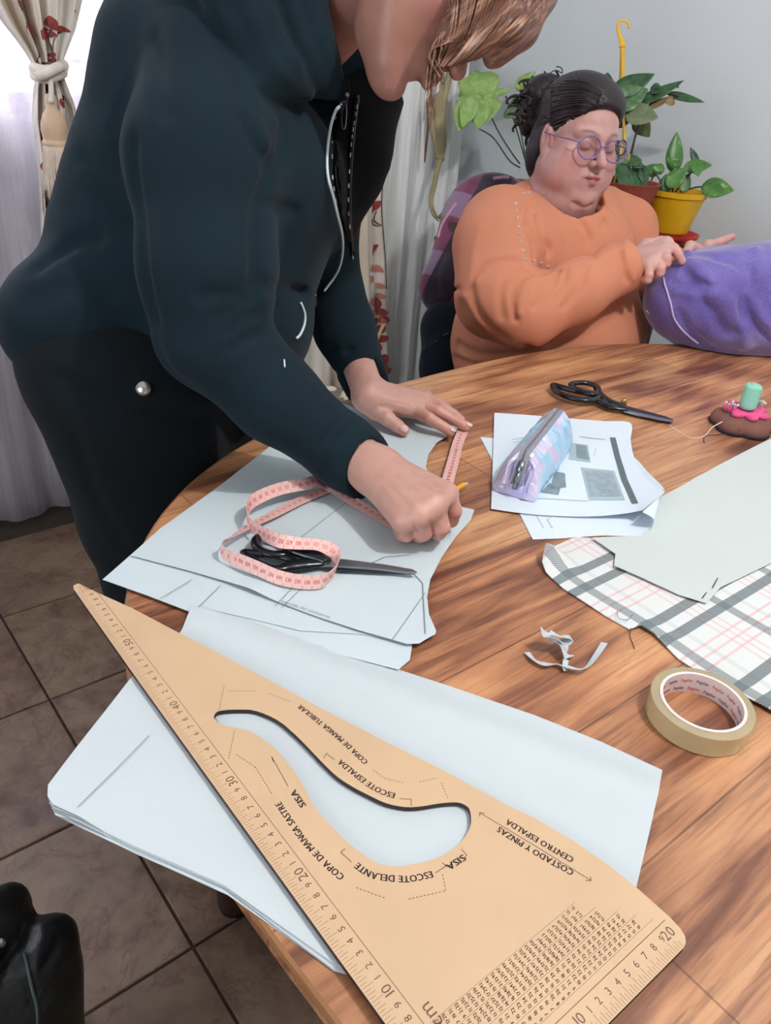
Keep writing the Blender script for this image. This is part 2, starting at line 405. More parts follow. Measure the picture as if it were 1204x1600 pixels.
def curtain(name, zs, xl, xr, Yc, amp, waves, mat, parent=None, n=80, nz=40, ph=0.0, gather=None):
    """pleated cloth hanging between left edge xl(z) and right edge xr(z)"""
    zz = np.linspace(zs[0], zs[1], nz)
    def surf(u, z):
        g = 1.0 if gather is None else gather(z)
        x = np.interp(z, xl[0], xl[1])*(1-u)+np.interp(z, xr[0], xr[1])*u
        y = Yc-amp*g*(math.sin(2*pi*(waves*u+ph)+0.6*math.sin(z*3))+0.35*math.sin(2*pi*(waves*2.3*u+ph*3)+z*2))
        return x, y
    V = []; F_ = []
    for z in zz:
        for i in range(n+1):
            x, y = surf(i/n, z); V.append((x, y, z))
    for k in range(nz-1):
        for i in range(n):
            a = k*(n+1)+i; F_.append((a, a+1, a+n+2, a+n+1))
    o = mk(name, V, F_, mat, parent, smooth=True)
    s = o.modifiers.new('solid', 'SOLIDIFY'); s.thickness = 0.0012
    return o, surf
def cpx(px, Yc): p = Yp(px[0], px[1], Yc); return p[0], p[2]
put(curtain('lace_curtain', (0.925, 2.3), ([0, 3], [-0.6, -0.6]), ([0, 3], [1.99, 1.99]), 2.15, 0.010, 13, M_LACE, n=160, nz=12)[0], 'mauve grey lace half curtain ending just below the window sill', 'curtain')
put(curtain('sheer_curtain', (0.03, 2.32), ([0, 3], [-0.7, -0.7]), ([0, 3], [1.10, 1.10]), 2.115, 0.016, 11, M_SHEER, n=150, nz=14)[0], 'translucent white voile curtain hanging to the floor on the left', 'curtain')
put(curtain('sheer_curtain', (0.03, 2.32), ([0, 3], [1.30, 1.30]), ([0, 3], [2.03, 2.0]), 2.108, 0.012, 9, M_SHEERW, n=120, nz=14)[0], 'white voile curtain hanging beside the room corner', 'curtain')
# left printed drape, gathered by a tieback
YD = 2.055
lp = [cpx(a, YD) for a in ((-40, -40), (0, 30), (25, 62), (45, 90), (56, 112), (52, 135), (48, 180), (54, 230), (60, 300), (64, 400))]
rp = [cpx(a, YD) for a in ((150, -40), (132, 0), (122, 40), (110, 70), (96, 104), (104, 130), (118, 165), (124, 200), (130, 260), (140, 400))]
def prof(l):
    l = sorted([(z, x) for x, z in l]); zs = [a[0] for a in l]; xs = [a[1] for a in l]
    return [0.0]+zs+[2.4], [xs[0]]+xs+[xs[-1]]
zt = cpx((75, 108), YD)[1]
root = E('printed_curtain', (cpx((80, 200), YD)[0], YD, 0.04), 'cream curtain with red leaf print tied back with a tassel at left', 'curtain')
cloth, sfL = curtain('cloth', (0.04, 2.34), prof(lp), prof(rp), YD, 0.018, 5, M_CREAM, root, n=90, nz=90, gather=lambda z: 0.55+min(1.0, abs(z-zt)*6))
def print_leaf(surf, c, ang, L, Wd, mat, parent, prof_l, prof_r, Yfix, mb=None):
    """leaf outline pressed onto the cloth surface (c in metres x,z)"""
    mb = mb or MB(); n = 6; V = []; F_ = []
    for i in range(n+1):
        t = i/n; w = Wd*0.5*math.sin(pi*min(1, t*0.93+0.04))**0.8
        for s in (-1, -0.5, 0, 0.5, 1):
            lx = (t-0.5)*L; ly = s*w+0.15*Wd*math.sin(pi*t)
            x = c[0]+lx*math.cos(ang)-ly*math.sin(ang); z = c[1]+lx*math.sin(ang)+ly*math.cos(ang)
            a = np.interp(z, *prof_l); b = np.interp(z, *prof_r); u = min(1, max(0, (x-a)/(b-a)))
            V.append((x, surf(u, z)[1]-0.0035, z))
    for i in range(n):
        for k in range(4): F_.append((i*5+k, i*5+k+1, (i+1)*5+k+1, (i+1)*5+k))
    mb.add(V, F_); return mb
def print_line(surf, pts, w, prof_l, prof_r, mb):
    P = catmull(np.array([(p[0], 0, p[1]) for p in pts]), 8); out = []
    for p in P:
        a = np.interp(p[2], *prof_l); b = np.interp(p[2], *prof_r); u = min(1, max(0, (p[0]-a)/(b-a)))
        out.append((p[0], surf(u, p[2])[1]-0.004, p[2]))
    mb.add(*tube(out, w, 4, flat=0.3, up=(0, 1, 0)))
PL, PR = prof(lp), prof(rp); mr = MB(); mbz = MB()
for (px, py, a, L) in ((30, 8, -40, 16), (43, 48, -65, 18), (70, 54, 5, 20), (80, 36, 110, 16), (97, 46, -20, 10), (121, 18, 0, 6), (81, 90, 80, 12), (74, 137, 110, 12), (92, 124, 75, 8), (97, 158, 70, 14), (66, 213, 80, 12), (68, 258, 100, 20), (73, 320, 110, 12)):
    c = cpx((px, py), YD); s = 2.25/1247
    print_leaf(sfL, c, math.radians(a), L*s, L*s*0.62, M_LEAFRED, cloth, PL, PR, YD).mk('leaf_print', M_LEAFRED, cloth)['label'] = 'dark red printed leaf'
for pts in ([(40, 0), (50, 40), (56, 80), (60, 105)], [(80, 36), (76, 60), (84, 100)], [(97, 50), (82, 58), (80, 90)], [(66, 100), (80, 92)], [(75, 130), (72, 150), (66, 165)], [(70, 300), (80, 285)]):
    print_line(sfL, [cpx(p, YD) for p in pts], 0.0022, PL, PR, mbz)
o = mbz.mk('branch_print', M_BRANCH, cloth); o['label'] = 'thin brown printed branches'; o['kind'] = 'stuff'
# tieback knot and tassel
tb = E('curtain_tieback', tuple(Yp(80, 240, YD-0.06)), 'cream rope tieback with knot and big fringed tassel at left curtain', 'tieback')
kn = MB()
for k, (dy, r) in enumerate(((108, 0.016), (114, 0.014), (120, 0.013))):
    P = [Yp(53, dy-2, YD-0.02), Yp(62, dy+2, YD-0.055), Yp(78, dy+3, YD-0.065), Yp(92, dy-2, YD-0.05), Yp(99, dy-6, YD-0.01)]
    kn.add(*tube(catmull(P, 6), r*0.75, 10))
kn.add(*tube(catmull([Yp(60, 120, YD-0.07), Yp(76, 112, YD-0.085), Yp(94, 104, YD-0.06)], 5), 0.011, 10))
kn.add(*tube(catmull([Yp(78, 118, YD-0.07), Yp(80, 140, YD-0.075), Yp(80, 160, YD-0.072)], 5), 0.006, 8))
kn.mk('rope_knot', M_CREAM, tb, smooth=True)
tc = Yp(86, 212, YD-0.06)
hd = lathe([(0.003, 0.085), (0.010, 0.082), (0.013, 0.066), (0.012, 0.055), (0.020, 0.045), (0.027, 0.026), (0.029, 0.008), (0.026, -0.006), (0.027, -0.010), (0.031, -0.014), (0.029, -0.02)], tc, 20)
mk('tassel_head', *hd, simple('tassel_head', (196, 168, 140), 0.6, var=0.05), tb, smooth=True)
fr = MB(); rnd = random.Random(3)
for k in range(70):
    a = 2*pi*k/70; r0 = 0.026; r1 = 0.036+rnd.uniform(-.006, .006); L = 0.125+rnd.uniform(-.012, .008)
    P = [tc+[r0*math.cos(a), r0*math.sin(a), -0.012], tc+[(r0+r1)/2*math.cos(a), (r0+r1)/2*math.sin(a), -0.07], tc+[r1*math.cos(a+.06), r1*math.sin(a+.06), -L]]
    fr.add(*tube(catmull(P, 2), 0.0026, 4))
fr.mk('tassel_fringe', M_TASSEL, tb, smooth=True)['kind'] = 'stuff'
# right printed drape
YR = 2.055
lp2 = ([0, 3], [1.36, 1.36]); r2 = [cpx(a, YR) for a in ((594, 250), (595, 310), (597, 400), (600, 500), (603, 590))]
r2 = sorted([(z, x) for x, z in r2]); xr_ = float(np.mean([a[1] for a in r2])); rp2 = ([0.0, r2[0][0], r2[-1][0], 2.4], [r2[0][1]+0.01, r2[0][1], r2[-1][1], r2[-1][1]-0.05])
root = E('printed_curtain', (1.6, YR, 0.04), 'cream curtain with red and salmon leaf print behind the standing woman', 'curtain')
cloth2, sfR = curtain('cloth', (0.04, 2.34), lp2, rp2, YR, 0.012, 4, M_CREAM, root, n=80, nz=50)
mr = MB(); ms = MB(); mbz = MB(); s = 2.75/1247
for (px, py, a, L) in ((590, 322, 70, 16), (587, 391, 55, 17), (560, 300, 40, 10)): print_leaf(sfR, cpx((px, py), YR), math.radians(a), L*s, L*s*.55, 0, 0, lp2, rp2, YR).mk('leaf_print', M_LEAFRED, cloth2)['label'] = 'dark red printed leaf'
rnd = random.Random(5)
for (px, py) in ((583, 418), (593, 420), (581, 435), (594, 446), (582, 470), (595, 462), (590, 476), (585, 488), (596, 500)):
    print_leaf(sfR, cpx((px, py), YR), rnd.uniform(0, 3), 13*s, 9*s, 0, 0, lp2, rp2, YR).mk('leaf_print', M_LEAFPINK, cloth2)['label'] = 'salmon printed leaf'
for (px, py) in ((592, 474), (596, 486), (588, 505), (596, 515), (598, 530), (594, 545), (600, 560), (598, 500), (602, 580), (590, 520), (597, 570)):
    print_leaf(sfR, cpx((px, py), YR), rnd.uniform(0, 3), 17*s, 12*s, 0, 0, lp2, rp2, YR).mk('leaf_print', M_LEAFRED, cloth2)['label'] = 'dark red printed leaf'
for pts in ([(595, 288), (594, 330), (598, 400), (600, 450)], [(590, 330), (588, 345), (594, 352)], [(578, 342), (582, 350), (592, 354)], [(578, 328), (586, 334)]):
    print_line(sfR, [cpx(p, YR) for p in pts], 0.002, lp2, rp2, mbz)
o = mbz.mk('branch_print', M_BRANCH, cloth2); o['label'] = 'thin brown printed branches'; o['kind'] = 'stuff'
put(mk('dried_stem', *tube(catmull([Yp(668, 160, 2.06), Yp(668, 200, 2.055), Yp(665, 230, 2.06), Yp(663, 254, 2.06)], 6), [0.0035, 0.003, 0.004, 0.002], 6), simple('rust_stem', (118, 72, 60), 0.8)), 'thin rust brown stem hanging at the edge of the white voile', 'stem')

# ================================================================== TABLE
root = E('dining_table', (0.994, 0.289, 0), 'large oval wooden dining table with streaky brown grain', 'table')
def ell_pt(t, a=0.829, b=0.713, n=2.56, th=0.049):
    c, s = math.cos(t), math.sin(t); x = a*math.copysign(abs(c)**(2/n), c); y = b*math.copysign(abs(s)**(2/n), s)
    return 0.994+x*math.cos(th)-y*math.sin(th), 0.289+x*math.sin(th)+y*math.cos(th)
def loop_solid(name, rings, mat, parent, n=160, mats=None, fms=None):
    V = []; F_ = []; fm = []
    for (da, z) in rings:
        for k in range(n):
            x, y = ell_pt(2*pi*k/n, 0.829-da, 0.713-da); V.append((x, y, z))
    for r in range(len(rings)-1):
        for k in range(n):
            l = (k+1) % n; F_.append((r*n+k, r*n+l, (r+1)*n+l, (r+1)*n+k)); fm.append(fms[r] if fms else 0)
    F_.append(tuple(range((len(rings)-1)*n, len(rings)*n))); fm.append(0); F_.append(tuple(range(n-1, -1, -1))); fm.append(0)
    return mk(name, V, F_, mat, parent, mats=mats, fm=fm)
loop_solid('tabletop', [(0.012, T-0.030), (0.004, T-0.026), (0.0, T-0.014), (0.0, T-0.004), (0.0012, T-0.001), (0.004, T)], None, root, mats=[M_WOOD, M_WOODEDGE], fms=[0, 0, 0, 1, 1])
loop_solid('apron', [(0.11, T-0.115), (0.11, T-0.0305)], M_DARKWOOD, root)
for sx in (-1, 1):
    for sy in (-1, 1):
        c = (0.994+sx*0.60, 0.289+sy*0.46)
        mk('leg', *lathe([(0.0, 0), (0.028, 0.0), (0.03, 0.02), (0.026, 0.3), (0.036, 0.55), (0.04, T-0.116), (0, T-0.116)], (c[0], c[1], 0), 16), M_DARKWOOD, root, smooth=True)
# ================================================================== THINGS ON THE TABLE
def zn(x, y, a=0.0006, f=23.0, s=0.0): return a*(math.sin(f*x+1.3+s)*math.cos(f*0.8*y+0.4+s)+0.5*math.sin(f*2.1*y+f*x*0.7+s))
def pxs(pts, z): return [Z(x, y, z)[:2] for x, y in pts]
def polyline_print(mb, pts, w, z, dash=0.0):
    P = [np.array(p[:2]) for p in pts]
    for a, b in zip(P[:-1], P[1:]):
        L = np.linalg.norm(b-a); t = (b-a)/L; nn = np.array([-t[1], t[0]])*w/2
        segs = [(0, L)] if not dash else [(s, min(L, s+dash*0.55)) for s in np.arange(0, L, dash)]
        for s, e in segs:
            p, q_ = a+t*s, a+t*e
            mb.add([(*(p-nn), z), (*(q_-nn), z), (*(q_+nn), z), (*(p+nn), z)], [(0, 1, 2, 3)])
# --- big folded paper stack hanging over the table edge
RZ = 0.7855
Dp = [(205, 1058), (75, 1226), (74, 1243), (82, 1256), (122, 1275), (210, 1320), (350, 1383), (522, 1506), (700, 1560), (640, 1250), (300, 1030)]
stack = E('folded_paper_stack', (0.24, 0.36, T), 'stack of folded white pattern paper hanging off the table edge under the long ruler', 'paper')
for k in range(5):
    z = T+0.0008+k*0.00085; rr = random.Random(k)
    P = pxs([(x+(4-k)*(1.6 if x < 420 else 0)-(4-k)*0.8*(rr.random()), y+(4-k)*(4.0 if x < 560 and y > 1200 else 0)*rr.uniform(.4, 1.1)) for x, y in Dp], z)
    def zf(x, y, z=z, k=k):
        over = max(0, 0.165-x); return z+zn(x, y, .00008, 30, k)-over*over*0.9+(0.006*max(0, (0.15-x)/0.07)*(k/4) if y > 0.42 else 0)
    mk('folded_sheet', *sheet(P, zf, 0.0006, 0.02), M_PAPER, stack, smooth='auto')
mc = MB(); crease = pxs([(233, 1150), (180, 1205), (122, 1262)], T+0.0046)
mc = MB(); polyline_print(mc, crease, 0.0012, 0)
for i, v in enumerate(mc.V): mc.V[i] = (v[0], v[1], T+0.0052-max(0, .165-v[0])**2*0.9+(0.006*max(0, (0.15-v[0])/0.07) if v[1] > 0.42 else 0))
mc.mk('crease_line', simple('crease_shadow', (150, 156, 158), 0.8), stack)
# --- white sheet C (curled roll) under the ruler
Cp = [(300, 952), (480, 990), (560, 1015), (626, 1046), (700, 1070), (835, 1116), (940, 1158), (1035, 1202), (1016, 1290), (992, 1391), (900, 1460), (640, 1400), (380, 1200), (270, 1010), (285, 985)]
Ca = Z(640, 1050, T)[:2]; Cb = Z(1035, 1202, T)[:2]; Ct = (Cb-Ca)/np.linalg.norm(Cb-Ca); Cn = np.array([Ct[1], -Ct[0]])
if (Z(600, 1200, T)[:2]-Ca) @ Cn < 0: Cn = -Cn
def zC(x, y):
    w = (np.array([x, y])-Ca) @ Cn
    e = max(0.0, min(1.0, w/0.09))
    return T+0.0010+0.0040*e*e*(3-2*e)+0.006*math.exp(-((w-0.034)/0.016)**2)+zn(x, y, .0001, 30)
put(mk('large_paper_sheet', *sheet(pxs(Cp, T+0.002), zC, 0.0005, 0.014), M_PAPER, smooth='auto'), 'large blank white sheet with curved lip under the long ruler, reaching toward the tape roll', 'paper')
# --- small torn sheet B between pattern and ruler
Bp = [(330, 930), (500, 950), (644, 985), (643, 1012), (640, 1031), (622, 1046), (560, 1030), (440, 1000), (330, 985)]
put(mk('torn_paper_sheet', *sheet(pxs(Bp, T+0.0035), lambda x, y: T+0.0031+zn(x, y, .0003)+0.02*max(0, x-0.445), 0.0004, 0.012), M_PAPER2, smooth='auto'), 'white sheet with torn corner peeping out below the bodice pattern', 'paper')
# --- pattern sheets
A2 = [(160, 905), (205, 866), (250, 826), (330, 768), (415, 705), (520, 800), (600, 900), (640, 985), (640, 1000), (560, 990), (470, 985), (400, 968), (310, 948), (298, 956), (230, 930)]
put(mk('pattern_sheet', *sheet(pxs(A2, T+0.0045), lambda x, y: T+0.0042+zn(x, y, .0003, 19)+0.0*x, 0.0003, 0.016), M_PAPER2, smooth='auto'), 'thin white pattern sheet with pointed tip over the left table edge', 'paper pattern')
A1 = [(205, 868), (250, 826), (330, 770), (413, 704), (455, 668), (500, 636), (528, 627), (560, 640), (640, 655), (738, 661), (722, 669), (702, 679), (682, 692), (669, 710), (665, 728), (670, 745), (685, 765), (705, 784), (722, 792), (741, 796), (735, 812), (712, 838), (690, 870), (672, 905), (667, 932), (670, 960), (681, 986), (680, 991), (664, 1000), (655, 1006), (636, 1007), (560, 985), (500, 965), (420, 935), (350, 908), (300, 893)]
def zA1(x, y):
    return T+0.0066+zn(x, y, .0006, 21, 1.0)+0.0035*math.exp(-((y-0.60)/0.02)**2)*math.exp(-((x-0.33)/0.06)**2)
put(mk('pattern_sheet', *sheet(pxs(A1, T+0.0066), zA1, 0.0003, 0.011), M_PAPER2, smooth='auto'), 'white bodice pattern sheet with neck and armhole curves under both hands of the standing woman', 'paper pattern')
pat = bpy.data.objects['pattern_sheet.001']
ml = MB()
for pts, w in (([(646, 895), (660, 910), (664, 990)], .0008), ([(664, 925), (640, 960), (612, 1000)], .0006), ([(430, 945), (470, 905)], .0006), ([(440, 948), (490, 900)], .0006), ([(430, 870), (480, 830), (560, 770)], .0006), ([(250, 935), (300, 905)], .0006), ([(556, 890), (600, 870), (640, 866)], .0008), ([(310, 950), (345, 915)], .0006)):
    P = pxs(pts, T+0.008)
    q0 = len(ml.V); polyline_print(ml, P, w*1.6, 0)
    for i in range(q0, len(ml.V)): ml.V[i] = (ml.V[i][0], ml.V[i][1], zA1(ml.V[i][0], ml.V[i][1])+0.0006)
f, L = path_map([(*Z(*p, T+.008)[:2], 0) for p in ((440, 938), (500, 958), (545, 975))])
write(ml, 'espalda del contorno', lambda s, t: (lambda g: (g[0], g[1], zA1(g[0], g[1])+.0006))(f(s, t)), 0.0062, 0, -0.002)
o = ml.mk('pencil_lines', M_PENCIL_LINE, pat); o['label'] = 'faint pencil lines and handwriting'; o['kind'] = 'stuff'
# --- long tailoring ruler
def RX(v): return 0.191+v*0.0098
def RY(u): return 0.0900+u*0.00992
hyp = [(150, 925), (206, 950), (278, 988), (333, 1016), (432, 1069), (500, 1106), (599, 1157), (699, 1207), (753, 1237), (800, 1262), (833, 1277), (899, 1316), (952, 1353), (999, 1391), (1045, 1432), (1062, 1450), (1070, 1463), (1071, 1471)]
out = [np.array([0.1905, 0.0935]), np.array([0.1905, 0.55])]+[np.array([0.1915, 0.693]), np.array([0.1935, 0.699]), np.array([0.199, 0.700])]+pxs(hyp, RZ)+[np.array([0.388, 0.0945]), np.array([0.384, 0.0935])]
hole_px = [(334, 1122), (337, 1114), (347, 1110), (376, 1108.6), (400, 1111), (433, 1125), (460, 1147), (483, 1170), (504, 1192), (526, 1213), (550, 1229), (573, 1241), (603, 1255), (633, 1261), (657, 1260), (682, 1256), (700, 1254), (716, 1254), (728, 1259), (734, 1267), (735.5, 1286), (730, 1301), (719, 1316), (699, 1332), (666, 1346), (626, 1353), (604, 1352), (586, 1347), (546, 1319), (516, 1289), (490, 1259), (473, 1226), (450, 1193), (430, 1170), (400, 1148), (382, 1140), (352, 1134), (339, 1128)]
hole = catmull([(*p, 0) for p in pxs(hole_px, RZ)], 3, closed=True)[:, :2]
V, F_ = sheet(out, lambda x, y: RZ, 0.0045, 0.03, holes=[hole])
ruler = E('tailoring_ruler', (0.26, 0.35, RZ-0.0045), 'long tan tailoring ruler with a curved cut-out, centimetre scales and pattern drafting text', 'ruler')
mk('ruler_board', V, F_, None, ruler, mats=[M_RULER, M_RULER_EDGE], fm=[1 if len(f) == 4 else 0 for f in F_])
PZ = RZ+0.00012
ti = MB()
def bar(x0, y0, x1, y1, z=PZ): ti.add([(x0, y0, z), (x1, y0, z), (x1, y1, z), (x0, y1, z)], [(0, 1, 2, 3)])
for k in range(2, 4*60+1):
    u = k/4; y = RY(u); L = (0.0088 if k % 4 == 0 else 0.0068 if k % 2 == 0 else 0.0048); bar(0.1912, y-0.00013, 0.1912+L, y+0.00013)
for k in range(2, 4*20):
    x = RX(k/4); L = (0.0085 if k % 4 == 0 else 0.0065 if k % 2 == 0 else 0.0045)
    if x < 0.387: bar(x-0.00013, 0.0942, x+0.00013, 0.0942+L)
bar(0.2092, 0.113, 0.2096, 0.690); bar(0.205, 0.1128, 0.3905, 0.1133)
o = ti.mk('scale_marks', M_RULER_INK, ruler); o['label'] = 'brown centimetre tick marks'; o['kind'] = 'stuff'
nm = MB()
for u in range(1, 60):
    s = str(u) if u % 10 == 0 else str(u % 10); size = 0.0102 if u % 10 == 0 else 0.0072
    w = text_width(s, size)
    write(nm, s, lambda a, b, u=u, w=w, size=size: (0.2035-b+size*0.36, RY(u)+a-w/2, PZ), size)
for v in range(1, 21):
    s = str(v) if v % 10 == 0 else str(v % 10); size = 0.0102 if v % 10 == 0 else 0.0072
    w = text_width(s, size)
    write(nm, s, lambda a, b, v=v, w=w, size=size: (RX(v)+a-w/2-(0.003 if v == 20 else 0), 0.1062+b-size*0.36, PZ), size)
c = Z(672, 1584, RZ); write(nm, 'cm', lambda a, b: (c[0]-b+0.004, c[1]+a-0.009, PZ), 0.013)
c60 = Z(134, 923, RZ); write(nm, '60', lambda a, b: (0.2035-b+0.002, 0.6885+a-0.004, PZ), 0.0075)
for p in ((0.1975, 0.683, 0.2055, 0.6834), (0.1975, 0.693, 0.2055, 0.6934), (0.1975, 0.683, 0.1979, 0.6934), (0.2051, 0.683, 0.2055, 0.6934)):
    nm.add([(p[0], p[1], PZ), (p[2], p[1], PZ), (p[2], p[3], PZ), (p[0], p[3], PZ)], [(0, 1, 2, 3)])
o = nm.mk('scale_numbers', M_RULER_INK, ruler); o['label'] = 'brown scale numbers'; o['kind'] = 'stuff'
lt = MB()
for s, pts, h in (('COPA DE MANGA TUBULAR', [(572, 1193), (546, 1168), (523, 1148), (488, 1120), (466, 1103)], .0072),
                  ('ESCOTE ESPALDA', [(617, 1244), (598, 1238), (576, 1226), (546, 1203), (529, 1189)], .0076),
                  ('SISA', [(474, 1261), (456, 1235)], .0076),
                  ('COPA DE MANGA SASTRE', [(535, 1373), (513, 1354), (496, 1337), (473, 1312), (446, 1273), (433, 1254)], .0076),
                  ('ESCOTE DELANTE', [(676, 1366), (650, 1372), (629, 1374), (589, 1370), (570, 1362), (555, 1351)], .0076),
                  ('SISA', [(726, 1339), (698, 1357)], .0076),
                  ('CENTRO ESPALDA', [(895, 1345), (843, 1315), (790, 1283)], .0076),
                  ('COSTADO Y PINZAS', [(895, 1365), (836, 1332), (777, 1295)], .0076)):
    f, L = path_map([(*Z(*p, RZ)[:2], 0) for p in pts]); w = text_width(s, h)
    lm = MB(); write(lm, s, lambda a, b, f=f, k=L/w: (*f(a*k, b)[:2], PZ), h, 0, -h*0.36, bold=0.00032)
    o = lm.mk('lettering', M_RULER_INK2, ruler); o['label'] = 'dark brown lettering '+s
for pts in ([(427, 1191), (424, 1182), (450, 1229)], [(505, 1185), (510, 1177), (522, 1187)], [(624, 1248), (642, 1249), (642, 1259)], [(539, 1326), (532, 1332), (549, 1347)], [(720, 1327), (729, 1336), (725, 1341)], [(690, 1348), (697, 1353), (680, 1364)], [(749, 1270), (836, 1322), (923, 1376)], [(749, 1276), (749, 1270), (757, 1271)], [(922, 1370), (923, 1376), (914, 1376)]):
    P = pxs(pts, RZ); polyline_print(lt, P, 0.0005, PZ)
for pts in ([(420, 1084), (452, 1096)], [(583, 1203), (600, 1216), (629, 1223)], [(655, 1222), (682, 1216)], [(689, 1223), (700, 1249)], [(556, 1387), (603, 1404)], [(638, 1405), (696, 1392), (691, 1366)], [(356, 1080), (400, 1080)], [(350, 1072), (342, 1110)], [(366, 1143), (357, 1186)], [(369, 1179), (399, 1199), (424, 1240)]):
    P = pxs(pts, RZ); polyline_print(lt, P, 0.0005, PZ, dash=0.0028)
o = lt.mk('arrow_print', M_RULER_INK2, ruler); o['label'] = 'thin dark arrows and dotted guide lines'; o['kind'] = 'stuff'
gr = MB(); rnd = random.Random(9)
ys = [0.1185, 0.1275, 0.137, 0.148, 0.159]
for y in ys: gr.add([(0.213, y-.0001, PZ), (0.385-(y-.118)*0.9, y-.0001, PZ), (0.385-(y-.118)*0.9, y+.0001, PZ), (0.213, y+.0001, PZ)], [(0, 1, 2, 3)])
for b in range(4):
    y0, y1 = ys[b], ys[b+1]; n = int((0.385-(y1-.118)*.9-0.214)/0.0053)
    for k in range(n):
        x = 0.2165+k*0.0053; nt = 2 if b < 2 else 3; hh = (y1-y0-0.0012)/nt
        for r in range(nt):
            num = str(int((k+1)*(0.5+b*0.5)+r*12) % 60+1)
            write(gr, num, lambda a, c_, x=x, y=y0+0.0006+hh*r, k=k: (x+0.0012-c_+a*0.35, y+a*0.95, PZ), 0.0038, 0.0002, 0, bold=0.00012, sx=0.85)
o = gr.mk('size_table', M_RULER_INK, ruler); o['label'] = 'rows of tiny printed size numbers'; o['kind'] = 'stuff'
# --- tape measure ribbon
def ribbon(path, name, parent, W_=0.0155, th=0.0006, printed=True):
    """path rows: px, py, z of the centre line, tilt (0 flat on the table .. 1 standing on edge), sign"""
    C = np.array([[*Z(p[0], p[1], p[2]), p[3]] for p in path]); C = catmull(C, 12); P = C[:, :3]; tl = C[:, 3]
    Tn = np.gradient(P, axis=0); Tn /= np.linalg.norm(Tn, axis=1)[:, None]
    V = []; F_ = []; Wd = []
    for i in range(len(P)):
        side = np.cross(Tn[i], [0, 0, 1]); side /= np.linalg.norm(side); a = tl[i]*pi/2
        w = side*math.cos(a)+np.array([0, 0, 1])*math.sin(a); w -= (w @ Tn[i])*Tn[i]; w /= np.linalg.norm(w); Wd.append(w)
        nrm = np.cross(w, Tn[i])
        for s, o in ((-.5, -1), (.5, -1), (.5, 1), (-.5, 1)): V.append(P[i]+w*W_*s+nrm*th*0.5*o)
    for i in range(len(P)-1):
        for k in range(4): F_.append((i*4+k, i*4+(k+1) % 4, i*4+4+(k+1) % 4, i*4+4+k))
    F_ += [(3, 2, 1, 0), tuple(len(V)-4+k for k in range(4))]
    mk(name, V, F_, M_PINKTAPE, parent)
    d = np.r_[0, np.cumsum(np.linalg.norm(np.diff(P, axis=0), axis=1))]; mb = MB(); Wd = np.array(Wd)
    def mp(s, t, o):
        p = np.array([np.interp(s, d, P[:, k]) for k in range(3)]); w = np.array([np.interp(s, d, Wd[:, k]) for k in range(3)]); w /= np.linalg.norm(w)
        tg = np.array([np.interp(s, d, Tn[:, k]) for k in range(3)]); nrm = np.cross(w, tg); nrm /= np.linalg.norm(nrm); return p+w*t+nrm*(th/2+0.00025)*o
    for k in range(1, int(d[-1]/0.01)):
        s = k*0.01
        for o in (1, -1):
            for t0, t1 in ((-W_/2, -W_/2+0.0035), (W_/2-0.0035, W_/2)):
                mb.add([mp(s-.0003, t0, o), mp(s+.0003, t0, o), mp(s+.0003, t1, o), mp(s-.0003, t1, o)], [(0, 1, 2, 3)])
            write(mb, str(92+k if k < 58 else k-50), lambda a, b, s=s, o=o: mp(s+0.0012+a*(1), (b-0.0025)*(1), o), 0.0072, 0, 0, sx=0.72, bold=.0002)
    o = mb.mk('scale_print', M_PINKINK, parent); o['label'] = 'coral tape numbers and marks'; o['kind'] = 'stuff'
tm_ = E('measuring_tape', tuple(Z(450, 850, T+.008)), 'pink tailor measuring tape looping over the scissors and under the right hand', 'measuring tape')
t0 = T+0.0085
ribbon([(727, 664, t0+.004, 0.0), (716, 690, t0, 0), (709, 716, t0+.001, 0), (701, 745, t0+.002, 0), (694, 772, t0+.004, 0), (685, 800, t0+.006, 0), (650, 822, t0+.006, 0)], 'tape_strip', tm_, 0.0165)
ribbon([(640, 835, t0, 0.0), (600, 812, t0+.001, 0), (555, 785, t0+.003, 0.15), (515, 760, t0+.008, 0.2), (493, 752, t0+.018, 0.35), (478, 756, t0+.020, 0.5), (440, 763, t0+.022, 0.55), (408, 775, t0+.022, 0.6), (390, 788, t0+.020, 0.8), (386, 806, t0+.016, 1.0), (393, 822, t0+.014, 1.1), (410, 833, t0+.018, 1.15), (436, 845, t0+.024, 1.45), (465, 849, t0+.024, 1.7), (495, 851, t0+.022, 1.75), (515, 858, t0+.018, 1.5), (526, 870, t0+.013, 1.3), (525, 888, t0+.009, 1.12), (512, 903, t0+.008, 1.05),
        (498, 909, t0+.008, .8), (470, 909, t0+.008, .72), (435, 902, t0+.010, .72), (400, 887, t0+.012, .75), (372, 875, t0+.012, .8), (352, 866, t0+.011, .95), (346, 854, t0+.012, .9), (360, 841, t0+.012, .45), (390, 822, t0+.007, .2), (430, 802, t0+.004, .05), (470, 782, t0+.002, 0), (515, 764, t0+.001, 0), (560, 752, t0+.001, 0)], 'tape_strip', tm_)
